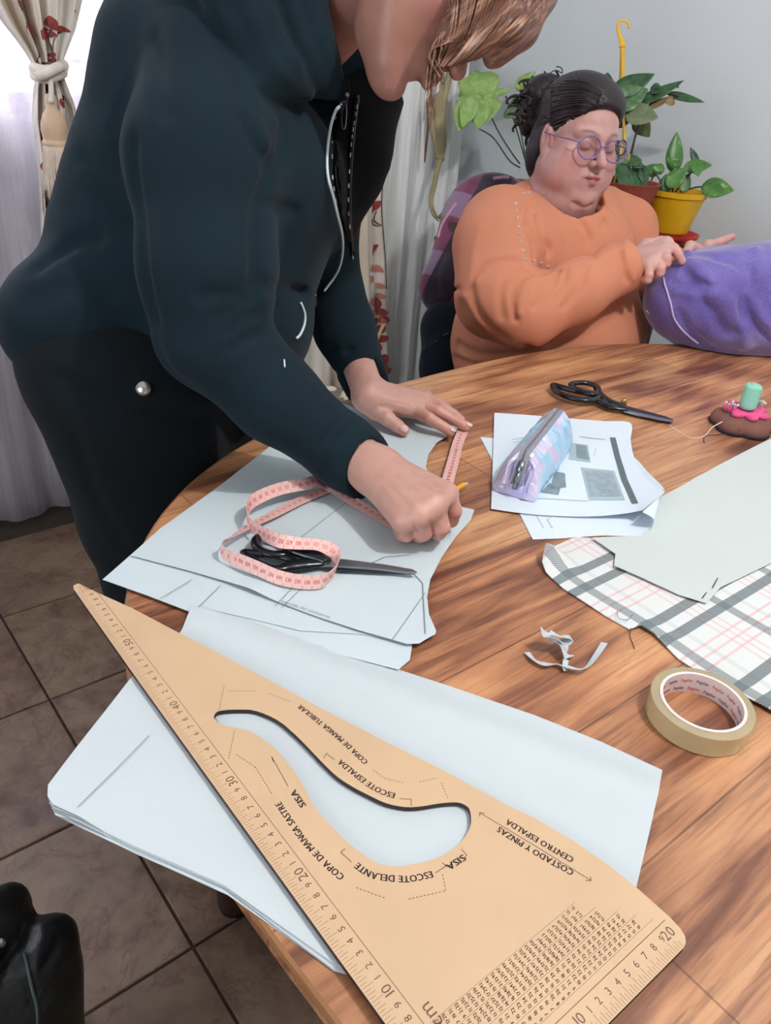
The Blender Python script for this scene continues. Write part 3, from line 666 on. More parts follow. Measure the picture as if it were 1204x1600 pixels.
# --- scissors
def prism(px, z, h, mat, name, parent, smooth=False):
    P = [Z(x, y, z+h) for x, y in px]; n = len(P)
    V = [(p[0], p[1], z) for p in P]+[(p[0], p[1], z+h) for p in P]
    F_ = [tuple(range(n, 2*n)), tuple(range(n-1, -1, -1))]+[(i, (i+1) % n, n+(i+1) % n, n+i) for i in range(n)]
    a = sum(P[i][0]*P[(i+1) % n][1]-P[(i+1) % n][0]*P[i][1] for i in range(n))
    if a < 0: F_ = [f[::-1] for f in F_]
    o = mk(name, V, F_, mat, parent); b = o.modifiers.new('bevel', 'BEVEL'); b.width = min(h*0.35, .0012); b.segments = 2; b.limit_method = 'ANGLE'; return o
z1 = T+0.0095
sc1 = E('scissors', tuple(Z(500, 870, z1)), 'black handled scissors with grey blades inside the pink tape loop', 'scissors')
prism([(505, 871), (538, 873), (600, 881), (645, 889), (652, 893), (645, 895), (590, 889), (530, 885), (500, 884)], z1+.003, .0028, M_STEEL, 'blade', sc1)
prism([(500, 876), (560, 884), (640, 893), (648, 895.5), (590, 894), (530, 891), (505, 888)], z1, .0028, M_DARKSTEEL, 'blade', sc1)
mk('pivot_screw', *lathe([(0, .0082), (.0028, .008), (.0034, .006), (.0034, .0)], Z(519, 877, z1), 14), M_STEEL, sc1, smooth=True)
def handle(parent, pts, z, r, name='handle', closed=True, flat=0.8, mat=None):
    P = catmull([Z(p[0], p[1], z+(p[2] if len(p) > 2 else 0)) for p in pts], 6, closed)
    return mk(name, *tube(P, r, 10, closed, flat), mat or M_BLACKPL, parent, smooth=True)
h1 = MB(); P = catmull([Z(x, y, z1+.008) for x, y in ((404, 840), (420, 837), (440, 842), (454, 854), (447, 864), (428, 867), (408, 861), (399, 850))], 6, True); h1.add(*tube(P, 0.0060, 10, True, .75))
P = catmull([Z(x, y, z1+.008) for x, y in ((448, 853), (462, 858), (480, 864), (500, 871), (512, 877))], 5); h1.add(*tube(P, [.008, .0115, .0115, .009, .0055], 10, flat=.6)); h1.mk('handle', M_BLACKPL, sc1, smooth=True)
h1 = MB(); P = catmull([Z(x, y, z1+.006) for x, y in ((385, 862), (410, 868), (440, 872), (455, 880), (440, 886), (424, 888), (440, 889), (424, 888))][:5], 6); 
P = catmull([Z(x, y, z1+.006) for x, y in ((381, 864), (405, 866), (432, 869), (454, 874), (458, 882), (440, 889), (418, 887), (397, 876))], 6, True); h1.add(*tube(P, 0.0054, 10, True, .8))
P = catmull([Z(x, y, z1+.006) for x, y in ((440, 888), (456, 884), (480, 881), (505, 880))], 5); h1.add(*tube(P, [.006, .009, .009, .005], 10, flat=.6)); h1.mk('handle', M_BLACKPL, sc1, smooth=True)
z2 = T+0.0008
sc2 = E('scissors', tuple(Z(950, 630, z2)), 'black tailor shears lying on the bare wood near the far table edge', 'scissors')
prism([(968, 632), (980, 634), (1010, 642), (1040, 650), (1052, 655), (1050, 658), (1030, 655), (1000, 650), (972, 643)], z2+.0005, .004, M_DARKSTEEL, 'blade', sc2)
prism([(972, 638), (1000, 645), (1030, 652), (1052, 656), (1050, 658.5), (1028, 655), (996, 648), (974, 642)], z2+.0046, .002, M_STEEL, 'blade', sc2)
mk('pivot_screw', *lathe([(0, .0115), (.004, .0112), (.0055, .009), (.0055, 0)], Z(973, 632, z2), 14), M_BRASS, sc2, smooth=True)
h1 = MB(); P = catmull([Z(x, y, z2+.010) for x, y in ((864, 602), (880, 606), (905, 612), (928, 616), (934, 622), (918, 626), (890, 621), (870, 612))], 6, True); h1.add(*tube(P, 0.0062, 10, True, .8))
P = catmull([Z(x, y, z2+.008) for x, y in ((925, 622), (940, 629), (955, 636), (980, 640))], 5); h1.add(*tube(P, [.006, .009, .008, .005], 10, flat=.6)); h1.mk('handle', M_BLACKPL, sc2, smooth=True)
h1 = MB(); P = catmull([Z(x, y, z2+.013) for x, y in ((893, 600), (910, 598), (926, 601), (934, 608), (928, 616), (912, 613), (896, 606))], 6, True); h1.add(*tube(P, 0.0058, 10, True, .8))
P = catmull([Z(x, y, z2+.011) for x, y in ((931, 607), (942, 620), (955, 629), (978, 635))], 5); h1.add(*tube(P, [.006, .007, .008, .005], 10, flat=.6)); h1.mk('handle', M_BLACKPL, sc2, smooth=True)
# --- printed documents
def ruled(A, B, n=40, m=14, th=0.0004):
    """closed thin solid between two space curves"""
    a = catmull(A, 10); b = catmull(B, 10); f = lambda c, t: np.array([np.interp(t, np.linspace(0, 1, len(c)), c[:, k]) for k in range(3)])
    G = np.array([[f(a, i/n)*(1-j/m)+f(b, i/n)*j/m for i in range(n+1)] for j in range(m+1)])
    du = np.gradient(G, axis=1); dv = np.gradient(G, axis=0); nr = np.cross(du, dv); nr /= np.linalg.norm(nr, axis=2)[..., None]
    if nr[0, 0, 2] < 0: nr = -nr
    V = np.concatenate([(G+nr*th/2).reshape(-1, 3), (G-nr*th/2).reshape(-1, 3)]); N_ = (n+1)*(m+1); F_ = []
    for j in range(m):
        for i in range(n):
            k = j*(n+1)+i; F_.append((k, k+n+1, k+n+2, k+1)); F_.append((k+N_, k+N_+1, k+N_+n+2, k+N_+n+1))
    for i in range(n): F_.append((i, i+1, i+1+N_, i+N_)); k = m*(n+1)+i; F_.append((k+1, k, k+N_, k+1+N_))
    for j in range(m): k = j*(n+1); F_.append((k+n+1, k, k+N_, k+n+1+N_)); k += n; F_.append((k, k+n+1, k+n+1+N_, k+N_))
    return V, F_, G, nr
def pj(P):
    d = np.asarray(P)-CO; w = d @ CF; return np.stack([602+FPX*(d @ CR)/w, 800-FPX*(d @ CU)/w], -1)
zd = T+0.001
und = [ruled([Z(750, 683, zd), Z(830, 690, zd), Z(930, 700, zd), Z(985, 712, zd), Z(1012, 738, zd+.004), Z(1036, 762, zd+.012), Z(1037, 770, zd+.024)],
             [Z(832, 843, zd), Z(880, 841, zd), Z(940, 837, zd), Z(992, 838, zd), Z(1013, 832, zd+.004), Z(1021, 812, zd+.018), Z(1003, 800, zd+.027)])]
ud = E('printed_page', tuple(Z(880, 780, zd)), 'lower printed page with curled right side beneath the top page', 'paper')
V, F_, G, nr = und[0]; mk('page', V, F_, M_COPY, ud, smooth='auto')
dc = E('printed_page', tuple(Z(880, 720, zd+.002)), 'top printed page with grey pictures under the iridescent pencil case', 'paper')
ze = zd+0.0025
V, F_, G, nr = ruled([Z(772, 645, ze), Z(840, 650, ze), Z(910, 656, ze), Z(984, 661, ze)], [Z(767, 795, ze), Z(850, 804, ze), Z(935, 805, ze+.001), Z(1000, 797, ze+.009)], th=0.0005)
# right flap: page bends up towards a pointed tip
V, F_, G, nr = ruled([Z(772, 645, ze), Z(830, 649, ze), Z(890, 654, ze), Z(940, 658, ze), Z(984, 661, ze), Z(985, 690, ze+.003), Z(993, 722, ze+.008), Z(1012, 750, ze+.016), Z(1038, 769, ze+.026)],
                     [Z(767, 795, ze), Z(800, 800, ze), Z(836, 804, ze), Z(870, 806, ze), Z(905, 807, ze+.001), Z(940, 806, ze+.003), Z(970, 803, ze+.007), Z(990, 800, ze+.012), Z(1004, 797, ze+.020)], n=90, m=30)
mk('page', V, F_, M_COPY, dc, smooth='auto')
PG = pj(G); 
def on(px, off=0.0006):
    d = (PG[..., 0]-px[0])**2+(PG[..., 1]-px[1])**2; j, i = np.unravel_index(np.argmin(d), d.shape)
    # plane through the local surface point
    P0 = G[j, i]; n0 = nr[j, i]; r_ = ray(*px); t = ((P0-CO) @ n0)/(r_ @ n0); return CO+r_*t+n0*off
def page_print(polys, mat, name, label, off=0.0007):
    mb = MB()
    for poly in polys:
        # grid quad: 4 corners, subdivided
        a, b, c_, d_ = [np.array(p, float) for p in poly]; n = 10
        V = [on((a*(1-s)+b*s)*(1-t)+(d_*(1-s)+c_*s)*t, off) for t in np.linspace(0, 1, n+1) for s in np.linspace(0, 1, n+1)]
        mb.add(V, [(j*(n+1)+i, j*(n+1)+i+1, (j+1)*(n+1)+i+1, (j+1)*(n+1)+i) for j in range(n) for i in range(n)])
    o = mb.mk(name, mat, dc); o['label'] = label
    if name == 'printed_lines': o['kind'] = 'stuff'
    return o
page_print([[(952, 684), (961, 684), (968, 712), (959, 712)], [(959, 712), (968, 712), (980, 750), (970, 750)], [(970, 750), (980, 750), (997, 787), (987, 788)]], M_DARKINK, 'printed_bar', 'dark grey printed bar')
page_print([[(907, 731), (959, 736), (976, 782), (920, 782)]], M_LIGHTINK, 'printed_picture', 'pale grey printed picture')
page_print([[(912, 735), (956, 739), (969, 776), (922, 777)]], simple('mid_grey_print', (150, 166, 176), .7, var=.15, scale=90), 'printed_picture', 'grey printed picture', .0010)
page_print([[(899, 695), (915, 697), (920, 720), (900, 716)]], M_GREYINK, 'printed_picture', 'small dark grey printed picture', .0010)
page_print([[(890, 692), (918, 696), (922, 723), (888, 718)]], M_LIGHTINK, 'printed_picture', 'small printed frame', .0007)
page_print([[(866, 737), (882, 740), (884, 762), (858, 766)], [(845, 770), (858, 755), (875, 764), (872, 774)]], M_GREYINK, 'printed_picture', 'grey printed garment shape')
page_print([[(905, 682), (946, 687), (946, 688.3), (905, 683.3)], [(830, 778), (918, 783), (918, 784), (830, 779)], [(800, 687), (818, 684), (818, 685), (800, 688)], [(800, 692), (816, 689), (816, 690), (800, 693)], [(930, 700), (927, 714), (928, 714), (931, 700)]], M_LIGHTINK, 'printed_lines', 'thin grey printed lines')
PG2 = PG; G_, nr_ = und[0][2], und[0][3]; PG, G, nr = pj(G_), G_, nr_
mb = MB()
for a, b in (((837, 806), (848, 826)), ((853, 812), (862, 826)), ((861, 808), (853, 813))):
    n_ = 6
    for k in range(n_):
        p = np.array(a)+(np.array(b)-np.array(a))*k/n_; r_ = np.array(a)+(np.array(b)-np.array(a))*(k+1)/n_; mb.add([on(p), on(r_), on(r_+[1.6, 0]), on(p+[1.6, 0])], [(0, 1, 2, 3)])
o = mb.mk('printed_lines', M_LIGHTINK, ud); o['label'] = 'pale printed angle lines'; o['kind'] = 'stuff'
# --- iridescent pencil case
q = N('iridescent_film'); v = q.coord(); n1 = q.noise(v, 14, 3, .5, .6)
vo = q.n('TexVoronoi', feature='DISTANCE_TO_EDGE'); q.set(vo.inputs['Vector'], v); vo.inputs['Scale'].default_value = 190
q.p(Base_Color=q.ramp(n1, [(0.28, lin((184, 184, 240))), (0.40, lin((222, 210, 240))), (0.50, lin((150, 222, 246))), (0.58, lin((212, 204, 238))), (0.75, lin((238, 226, 230)))]), Metallic=0.22, Roughness=0.30)
for nm_, vv in (('Thin Film Thickness', 380.0), ('Thin Film IOR', 1.5), ('Coat Weight', 0.5), ('Coat Roughness', 0.15)):
    if nm_ in q.b.inputs: q.b.inputs[nm_].default_value = vv
q.bump(q.math('ADD', q.math('MULTIPLY', vo.outputs[0], 3.0), q.math('MULTIPLY', q.noise(v, 45, 2), .5)), 0.30, 0.0008); M_IRID = q.m
A = Z(768, 770, zd+.004); A = (A+Z(836, 781, zd+.004))/2; Bq = Z(897, 692, zd+.004)
rightdir = Z(836, 781, zd+.004)-Z(768, 770, zd+.004); ax = Bq-Z(836, 781, zd+.004); Lp = np.linalg.norm(ax); ax /= Lp; sd = np.cross(ax, [0, 0, 1])
zp = ze+0.0012; A[2] = zp
case = E('pencil_case', tuple(A+ax*Lp/2), 'iridescent lilac and blue pencil case with grey zipper lying on the printed pages', 'pencil case')
prof_ = [(-.026, 0), (-.031, .004), (-.033, .014), (-.029, .030), (-.020, .046), (-.010, .055), (-.004, .0575), (.004, .0575), (.010, .055), (.020, .046), (.029, .030), (.033, .014), (.031, .004), (.026, 0)]
rnd = np.random.RandomState(4); NS = 40; V = []; F_ = []; m_ = len(prof_)
nzv = rnd.randn(NS+1, m_)*0.0009
for i in range(NS+1):
    s = i/NS
    e0 = min(1, s/0.13); e1 = min(1, (1-s)/0.10)
    for k, (w, h) in enumerate(prof_):
        hh = h*(0.30+0.70*math.sin(e0*pi/2))*(0.30+0.70*math.sin(e1*pi/2)); ww = w*(0.92+0.08*math.sin(pi*s))*(0.75+.25*min(1, (1-s)/.12))
        # near end: folded corners pushed in
        push = 0.010*math.exp(-((s-0.03)/0.04)**2)*(abs(w) < 0.012)
        V.append(A+ax*(s*Lp+push)+sd*(ww+nzv[i, k]*(k not in (0, m_-1)))+np.array([0, 0, hh*1.02+(nzv[i, k-1] if h > .004 else 0)]))
for i in range(NS):
    for k in range(m_): F_.append((i*m_+k, i*m_+(k+1) % m_, (i+1)*m_+(k+1) % m_, (i+1)*m_+k))
F_ += [tuple(range(m_-1, -1, -1)), tuple(NS*m_+k for k in range(m_))]
mk('case_body', V, F_, M_IRID, case, smooth=False)
def ctop(s, w=0, dz=0.0):
    e0 = min(1, s/0.13); e1 = min(1, (1-s)/0.10); h = .0575*(0.30+0.70*math.sin(e0*pi/2))*(0.30+0.70*math.sin(e1*pi/2))*1.02
    return A+ax*s*Lp+sd*w+np.array([0, 0, h+dz])
M_ZIPT = simple('grey_zip_cloth', (146, 146, 158), 0.7, var=.06, scale=50)
V = []; F_ = []
for i in range(31):
    s = -0.004+0.93*i/30; s_ = max(s, 0.0)
    p0 = ctop(s_, -0.0075, .0016); p1 = ctop(s_, 0.0075, .0016); V += [p0, p1, p1-[0, 0, .0016], p0-[0, 0, .0016]]
for i in range(30):
    for k in range(4): F_.append((i*4+k, i*4+(k+1) % 4, i*4+4+(k+1) % 4, i*4+4+k))
F_ += [(3, 2, 1, 0), (120, 121, 122, 123)]
mk('zipper', V, F_, M_ZIPT, case)
mk('zipper_teeth', *tube([ctop(s, 0, .0022) for s in np.linspace(0.0, 0.92, 40)], 0.0015, 6), simple('zip_teeth', (110, 110, 120), .4), case)
mk('zipper_slider', *tube([ctop(0.06, 0, .004), ctop(0.035, 0, .005), ctop(0.0, 0, .003)], [.004, .005, .004], 10, flat=.6), M_STEEL, case, smooth=True)
mk('zipper_pull', *tube([ctop(0.03, 0.001, .006), A-ax*.004+np.array([0, 0, .030]), A-ax*.006+np.array([0, 0, .014])], [.0028, .0022, .003], 8, flat=.5), M_STEEL, case, smooth=True)
mf = MB()  # folded corner tabs
for s_ in (-1, 1):
    a = A+sd*(s_*.028)+ax*.002; b = A+sd*(s_*.013)+np.array([0, 0, .040])+ax*.012; c_ = A+sd*(s_*.030)+ax*.022+np.array([0, 0, .018]); d_ = A+sd*(s_*.012)-ax*.004+[0, 0, .002]
    mf.add([a, b, c_, d_, a+ax*.002+[0, 0, .001]], [(0, 1, 3), (0, 2, 1), (2, 4, 1), (0, 3, 4)])
mf.mk('folded_corners', M_IRID, case)
# --- plain pattern piece and plaid cloth on the right
def plaid_mat():
    q = N('plaid_cloth'); tc = q.n('TexCoord'); sp = q.n('SeparateXYZ'); q.t.links.new(tc.outputs['Object'], sp.inputs[0])
    w1 = q.n('TexWave', wave_type='BANDS', bands_direction='DIAGONAL'); q.set(w1.inputs['Vector'], q.coord((1, 1, 0))); w1.inputs['Scale'].default_value = 230; hat = q.ramp(w1.outputs['Fac'], [(0.35, (0.35,)*3), (0.6, (1,)*3)])
    def bands(x, per, off, lst):
        t = q.math('MODULO', q.math('ADD', q.math('SUBTRACT', x, off), 100*per), per); tot = None
        for a, b in lst:
            g = q.math('MULTIPLY', q.math('GREATER_THAN', t, a), q.math('LESS_THAN', t, b)); tot = g if tot is None else q.math('MAXIMUM', tot, g)
        return tot
    X_, Y_ = sp.outputs[0], sp.outputs[1]
    dY = bands(Y_, .1100, .293-PLO[1], [(0, .0125), (.026, .0385)]); pY = bands(Y_, .1100, .293-PLO[1], [(.064, .067), (.076, .079), (.088, .091)])
    dX = bands(X_, .1100, .662-PLO[0], [(0, .0135)]); dX2 = bands(X_, .1100, .662-PLO[0], [(.030, .037)]); pX = bands(X_, .1100, .662-PLO[0], [(.066, .069), (.077, .080), (.088, .091)])
    base = lin((216, 219, 219)); col = q.mix(q.math('MULTIPLY', pX, .55), base, lin((222, 170, 176))); col = q.mix(q.math('MULTIPLY', pY, .6), col, lin((222, 168, 174)))
    dk = lin((72, 90, 96)); col = q.mix(q.math('MULTIPLY', dX, q.math('MULTIPLY', hat, .85)), col, dk); col = q.mix(q.math('MULTIPLY', dX2, .12), col, dk); col = q.mix(q.math('MULTIPLY', dY, q.math('MULTIPLY', q.math('ADD', hat, .25), .8)), col, dk)
    q.p(Base_Color=col, Roughness=0.95); q.bump(q.noise(q.coord(), 500, 2), .4, .0006); return q.m
Fp = [(925, 842), (900, 838), (870, 852), (848, 868), (845, 884), (852, 895), (880, 920), (905, 936), (945, 962), (983, 983), (1000, 980), (1020, 992), (1060, 1030), (1100, 1056), (1150, 1082), (1240, 1135), (1330, 1000), (1330, 760), (1204, 740), (1110, 850), (1010, 852)]
Fw = pxs(Fp, T+.002); PLO = (0, 0)
lo = np.array(Fw).min(0); hi = np.array(Fw).max(0); PLO = ((lo[0]+hi[0])/2, (lo[1]+hi[1])/2, T)
def zF(x, y):
    e = math.exp(-((x-.676)/.017)**2-((y-.472)/.022)**2)
    return T+0.0022+zn(x, y, .0006, 26)+0.017*e-0.010*math.exp(-((x-.664)/.008)**2-((y-.456)/.012)**2)*0+0.0045*math.exp(-((x-.668)/.012)**2)*(0.5+0.5*math.sin(y*42+0.5))
M_PLAID = plaid_mat()
pl = E('plaid_cloth', PLO, 'white plaid cloth with grey and pink stripes beside the roll of tape', 'fabric')
mk('cloth', *sheet(Fw, zF, 0.0012, 0.009), M_PLAID, pl, smooth='auto')
Ep = [(924, 841), (1000, 838), (1012, 828), (1034, 775), (1120, 728), (1204, 685), (1330, 640), (1330, 800), (1204, 880), (1150, 906), (1125, 918), (1103, 943), (1060, 930), (1000, 902), (966, 887), (959, 884), (961, 866)]
put(mk('pattern_piece', *sheet(pxs(Ep, T+.005), lambda x, y: T+.0052+zn(x, y, .0007, 17), 0.0004, 0.014), simple('greenish_white_paper', (198, 206, 205), .75, var=.02, scale=5, bump=.25, bscale=12, bdist=.002), smooth='auto'), 'large plain white pattern piece pinned on top of the plaid cloth', 'paper pattern')
ep = bpy.data.objects['pattern_piece']
for a, b in (((1121, 903), (1113, 918)), ((1103, 926), (1097, 934))): mk('pin', *tube([Z(*a, T+.0075), Z(*b, T+.0072)], .0006, 6), M_DARKSTEEL, ep)
put(mk('loose_thread', *tube(catmull([Z(985, 981, T+.004), Z(984, 995, T+.001), Z(988, 1005, T+.001), Z(991, 1014, T+.001)], 6), .0004, 5), simple('dark_thread', (70, 60, 60), .8)), 'short dark thread at the frayed edge of the plaid cloth', 'thread')
put(mk('loose_thread', *tube(catmull([Z(964, 955, T+.006), Z(966, 966, T+.0065), Z(980, 968, T+.0065), Z(988, 960, T+.006)], 6), .0004, 5), simple('teal_thread', (80, 110, 116), .8)), 'curly teal thread lying on the plaid cloth', 'thread')
# --- torn paper scraps
def strip(pts, w, th=.0004):
    C = np.array([[*Z(p[0], p[1], T+p[2]), p[3]] for p in pts]); C = catmull(C, 5); P = C[:, :3]; Tn = np.gradient(P, axis=0); V = []; F_ = []
    for i in range(len(P)):
        side = np.cross(Tn[i], [0, 0, 1]); side /= np.linalg.norm(side); a = C[i, 3]; wv = side*math.cos(a)+np.array([0, 0, 1])*math.sin(a); V += [P[i]-wv*w/2, P[i]+wv*w/2]
    for i in range(len(P)-1): F_.append((2*i, 2*i+1, 2*i+3, 2*i+2))
    return V, F_
ms_ = MB(); ms_.add(*strip([(823, 1019, .003, .2), (835, 1031, .004, .5), (850, 1037, .005, .2), (868, 1037, .004, .7), (885, 1041, .006, .3), (905, 1045, .007, .6), (918, 1040, .010, .8), (932, 1022, .013, .5), (944, 1004, .016, .3)], .0068))
o = ms_.mk('paper_scrap', M_PAPER); o.modifiers.new('s', 'SOLIDIFY').thickness = .0005; put(o, 'thin curved strip of torn white paper on the wood', 'paper scrap')
ms_ = MB(); ms_.add(*strip([(848, 984, .022, .9), (856, 992, .020, .2), (862, 1000, .016, 1.0), (876, 1003, .012, .3), (880, 1015, .009, .9), (890, 1027, .006, .2)], .017)); ms_.add(*strip([(858, 988, .018, .1), (875, 994, .017, .5), (890, 996, .013, .2), (882, 1004, .010, .9)], .010)); ms_.add(*strip([(884, 1030, .006, .3), (882, 1042, .005, .6), (884, 1048, .003, .2)], .006))
o = ms_.mk('paper_scrap', M_PAPER); o.modifiers.new('s', 'SOLIDIFY').thickness = .0005; put(o, 'crumpled twist of torn white paper above the curved strip', 'paper scrap')
# --- roll of clear tape
tc_ = Z(1092, 1111, T+.010); tc_[2] = T; RO, RI, RH = .0468, .0388, .0225
roll = E('adhesive_tape_roll', tuple(tc_), 'roll of clear yellowish adhesive tape with printed cardboard core', 'tape roll')
q = N('tape_film'); q.p(Base_Color=lin((238, 222, 182)), Roughness=0.12); q.b.inputs['Transmission Weight'].default_value = 0.62; q.b.inputs['IOR'].default_value = 1.35; q.b.inputs['Subsurface Weight'].default_value = 0.0; q.b.inputs['Coat Weight'].default_value = .5
q.bump(q.noise(q.coord((1, 1, 6)), 40, 3), .12, .001); M_FILM = q.m
mk('tape_winding', *lathe([(RI, .0005), (RO-.0006, .0005), (RO, .0012), (RO, RH-.0012), (RO-.0006, RH-.0005), (RI, RH-.0005), (RI, .0005)], tc_, 72), M_FILM, roll, smooth=False)
M_CORE = simple('cardboard_core', (232, 214, 212), .7, var=.03)
mk('cardboard_core', *lathe([(RI-.0028, 0), (RI-.0001, 0), (RI-.0001, RH+.0006), (RI-.0028, RH+.0006), (RI-.0028, 0)], tc_, 64), M_CORE, roll, smooth=False)
tr_, tbm = MB(), MB(); ri = RI-.0030
for k in range(15):
    a0 = 2*pi*k/15
    for row in range(2):
        s0 = a0*ri+row*.006; mb = (tr_ if (k+row) % 2 else tbm)
        write(mb, 'Pegafan', lambda a, b, s0=s0, row=row: (tc_[0]+ri*math.cos(-(s0+a)/ri), tc_[1]+ri*math.sin(-(s0+a)/ri), T+.0035+row*.0095+b), 0.0052, 0, 0, sx=.62, bold=.0001)
for mm, rgb, nn in ((tr_, (196, 92, 100), 'red'), (tbm, (84, 92, 128), 'blue')):
    o = mm.mk('core_print', simple(nn+'_print', rgb, .6), roll); o['label'] = nn+' lettering inside the core'; o['kind'] = 'stuff'
# --- pencil in the right hand
pc = E('pencil', tuple(Z(716, 762, T+.02)), 'yellow pencil held in the right fist', 'pencil')
pa, pb, pt = Z(655, 800, T+.055), Z(723, 758, T+.016), Z(733, 754, T+.0105)
mk('pencil_shaft', *tube([pa, pb], .0038, 6), simple('yellow_paint', (236, 172, 40), .35, var=.04), pc)
mk('sharpened_tip', *tube([pb, pb*.25+pt*.75], [.0037, .0014], 8), simple('bare_wood', (226, 186, 146), .7), pc); mk('lead', *tube([pb*.25+pt*.75, pt], [.0014, .0004], 8), M_DARKSTEEL, pc)
# --- pincushion, thread spool, pins
pcn = Z(1156, 668, T); psh = E('pincushion', tuple(pcn), 'brown felt pincushion with pink scalloped flower top and pearl headed pins', 'pincushion')
def petals(r0, amp, n, prof, c, seg=72):
    V = []; F_ = []
    for (k, h) in prof:
        for i in range(seg):
            a = 2*pi*i/seg; r = k*(r0+amp*abs(math.sin(n*a/2))); V.append(c+[r*math.cos(a), r*math.sin(a), h])
    for j in range(len(prof)-1):
        for i in range(seg): l = (i+1) % seg; F_.append((j*seg+i, j*seg+l, (j+1)*seg+l, (j+1)*seg+i))
    F_ += [tuple(range(seg-1, -1, -1)), tuple((len(prof)-1)*seg+i for i in range(seg))]; return V, F_
M_FELT = simple('brown_felt', (122, 82, 72), .95, var=.12, scale=40, bump=.6, bscale=400); M_PINK = simple('pink_crochet', (226, 84, 140), .9, var=.12, scale=120, bump=.7, bscale=350)
mk('felt_base', *petals(.044, .008, 5, [(.9, 0), (1, .004), (1.0, .012), (.92, .020), (.7, .026), (.3, .028)], pcn), M_FELT, psh, smooth=True)
mk('felt_trim', *petals(.0448, .008, 5, [(.97, 0.0005), (1.02, .003), (1.0, .006)], pcn), simple('dark_felt', (40, 38, 48), .95), psh, smooth=True)
mk('pink_flower', *petals(.024, .013, 7, [(.8, .024), (1.0, .027), (1.04, .032), (.85, .034), (.4, .031)], pcn+[.001, 0, .001]), M_PINK, psh, smooth=True)
spn = pcn+[.004, .002, .0335]
sp = E('thread_spool', tuple(spn), 'mint green thread spool standing on the pink flower of the pincushion', 'thread spool')
axs = np.array([.05, .02, 1.0])
M_MINT = simple('mint_thread', (140, 206, 184), .6, var=.05, scale=8, bump=.5, bscale=500)
prf = [(.011, 0), (.0135, .002)]+[(.0140+.0004*(k % 2), .004+k*.0016) for k in range(22)]+[(.0115, .042), (.0045, .0425), (.004, .038)]
mk('wound_thread', *lathe(prf, spn, 24, axs), M_MINT, sp, smooth=True); mk('spool_core', *lathe([(.0, 0), (.0055, 0), (.0055, .044), (.004, .044), (.004, .036), (0, .036)], spn, 16, axs), simple('spool_tube', (198, 226, 214), .4), sp)
rnd = random.Random(6); M_PEARL = simple('pearl', (232, 214, 222), .15, var=.1)
for k in range(14):
    a = rnd.choice([2.3, 2.6, 2.9, -0.5, -0.2, .1])+rnd.uniform(-.25, .25); r = rnd.uniform(.022, .033); p = pcn+[r*math.cos(a), r*math.sin(a), .030]; t_ = p+[rnd.uniform(-.008, .008), rnd.uniform(-.008, .008), rnd.uniform(.010, .020)]
    pn = mk('pin', *tube([p-[0, 0, .006], t_], .0005, 5), M_STEEL, psh)
    mk('pin_head', *lathe([(0.0001, -.0022), (.0018, -.0014), (.0024, 0), (.0018, .0014), (.0001, .0022)], t_, 10), M_PEARL if k % 3 else M_MINT, pn, smooth=True)
put(mk('loose_thread', *tube(catmull([Z(1128, 659, T+.024), Z(1112, 668, T+.016), Z(1100, 681, T+.002), Z(1080, 684, T+.001), Z(1062, 676, T+.001), Z(1045, 664, T+.001)], 8), .0007, 6), simple('white_thread', (226, 214, 204), .7)), 'white thread trailing from the pincushion toward the shears', 'thread')
put(mk('loose_thread', *tube(catmull([Z(1156, 672, T+.014), Z(1140, 676, T+.004), Z(1122, 679, T+.001), Z(1104, 681, T+.0008), Z(1099, 686, T+.0008), Z(1100, 692, T+.0008)], 8), .0007, 6), MATS['dark_thread']), 'dark thread looping on the wood beside the pincushion', 'thread')
put(mk('loose_thread', *tube(catmull([Z(968, 634, T+.006), Z(946, 618, T+.003), Z(935, 606, T+.002)], 6), .0006, 5), simple('tan_thread', (150, 110, 84), .7)), 'short tan thread lying across the tailor shears', 'thread')
# ================================================================== ORGANIC SURFACES (signed distance fields + surface nets)
def smin(a, b, k):
    h = np.clip(0.5+0.5*(b-a)/k, 0, 1); return b*(1-h)+a*h-k*h*(1-h)
def smax(a, b, k): return -smin(-a, -b, k)
def cap(a, b, ra, rb=None):
    a = np.asarray(a, float); b = np.asarray(b, float); rb = ra if rb is None else rb; ab = b-a; L2 = ab @ ab+1e-12
    def f(P):
        h = np.clip(((P-a) @ ab)/L2, 0, 1); return np.linalg.norm(P-a-h[:, None]*ab, axis=1)-(ra+(rb-ra)*h)
    return f
def chain(pts, rs, k=0.006):
    fs = [cap(pts[i], pts[i+1], rs[i], rs[i+1]) for i in range(len(pts)-1)]
    def f(P):
        d = fs[0](P)
        for g in fs[1:]: d = smin(d, g(P), k)
        return d
    return f
def ell(c, r, A=None):
    c = np.asarray(c, float); r = np.asarray(r, float); A = np.eye(3) if A is None else np.asarray(A, float)   # rows = axes
    def f(P):
        q_ = (P-c) @ A.T; k0 = np.linalg.norm(q_/r, axis=1); k1 = np.linalg.norm(q_/(r*r), axis=1)+1e-9; return k0*(k0-1)/k1
    return f
def axes_img(deg):
    a = math.radians(deg); return np.array([CR*math.cos(a)+CU*math.sin(a), -CR*math.sin(a)+CU*math.cos(a), CF])
def ep(x, y, d, rx, ry, rd, deg=0.0): return ell(D(x, y, d), (rx*d/FPX, ry*d/FPX, rd), axes_img(deg))
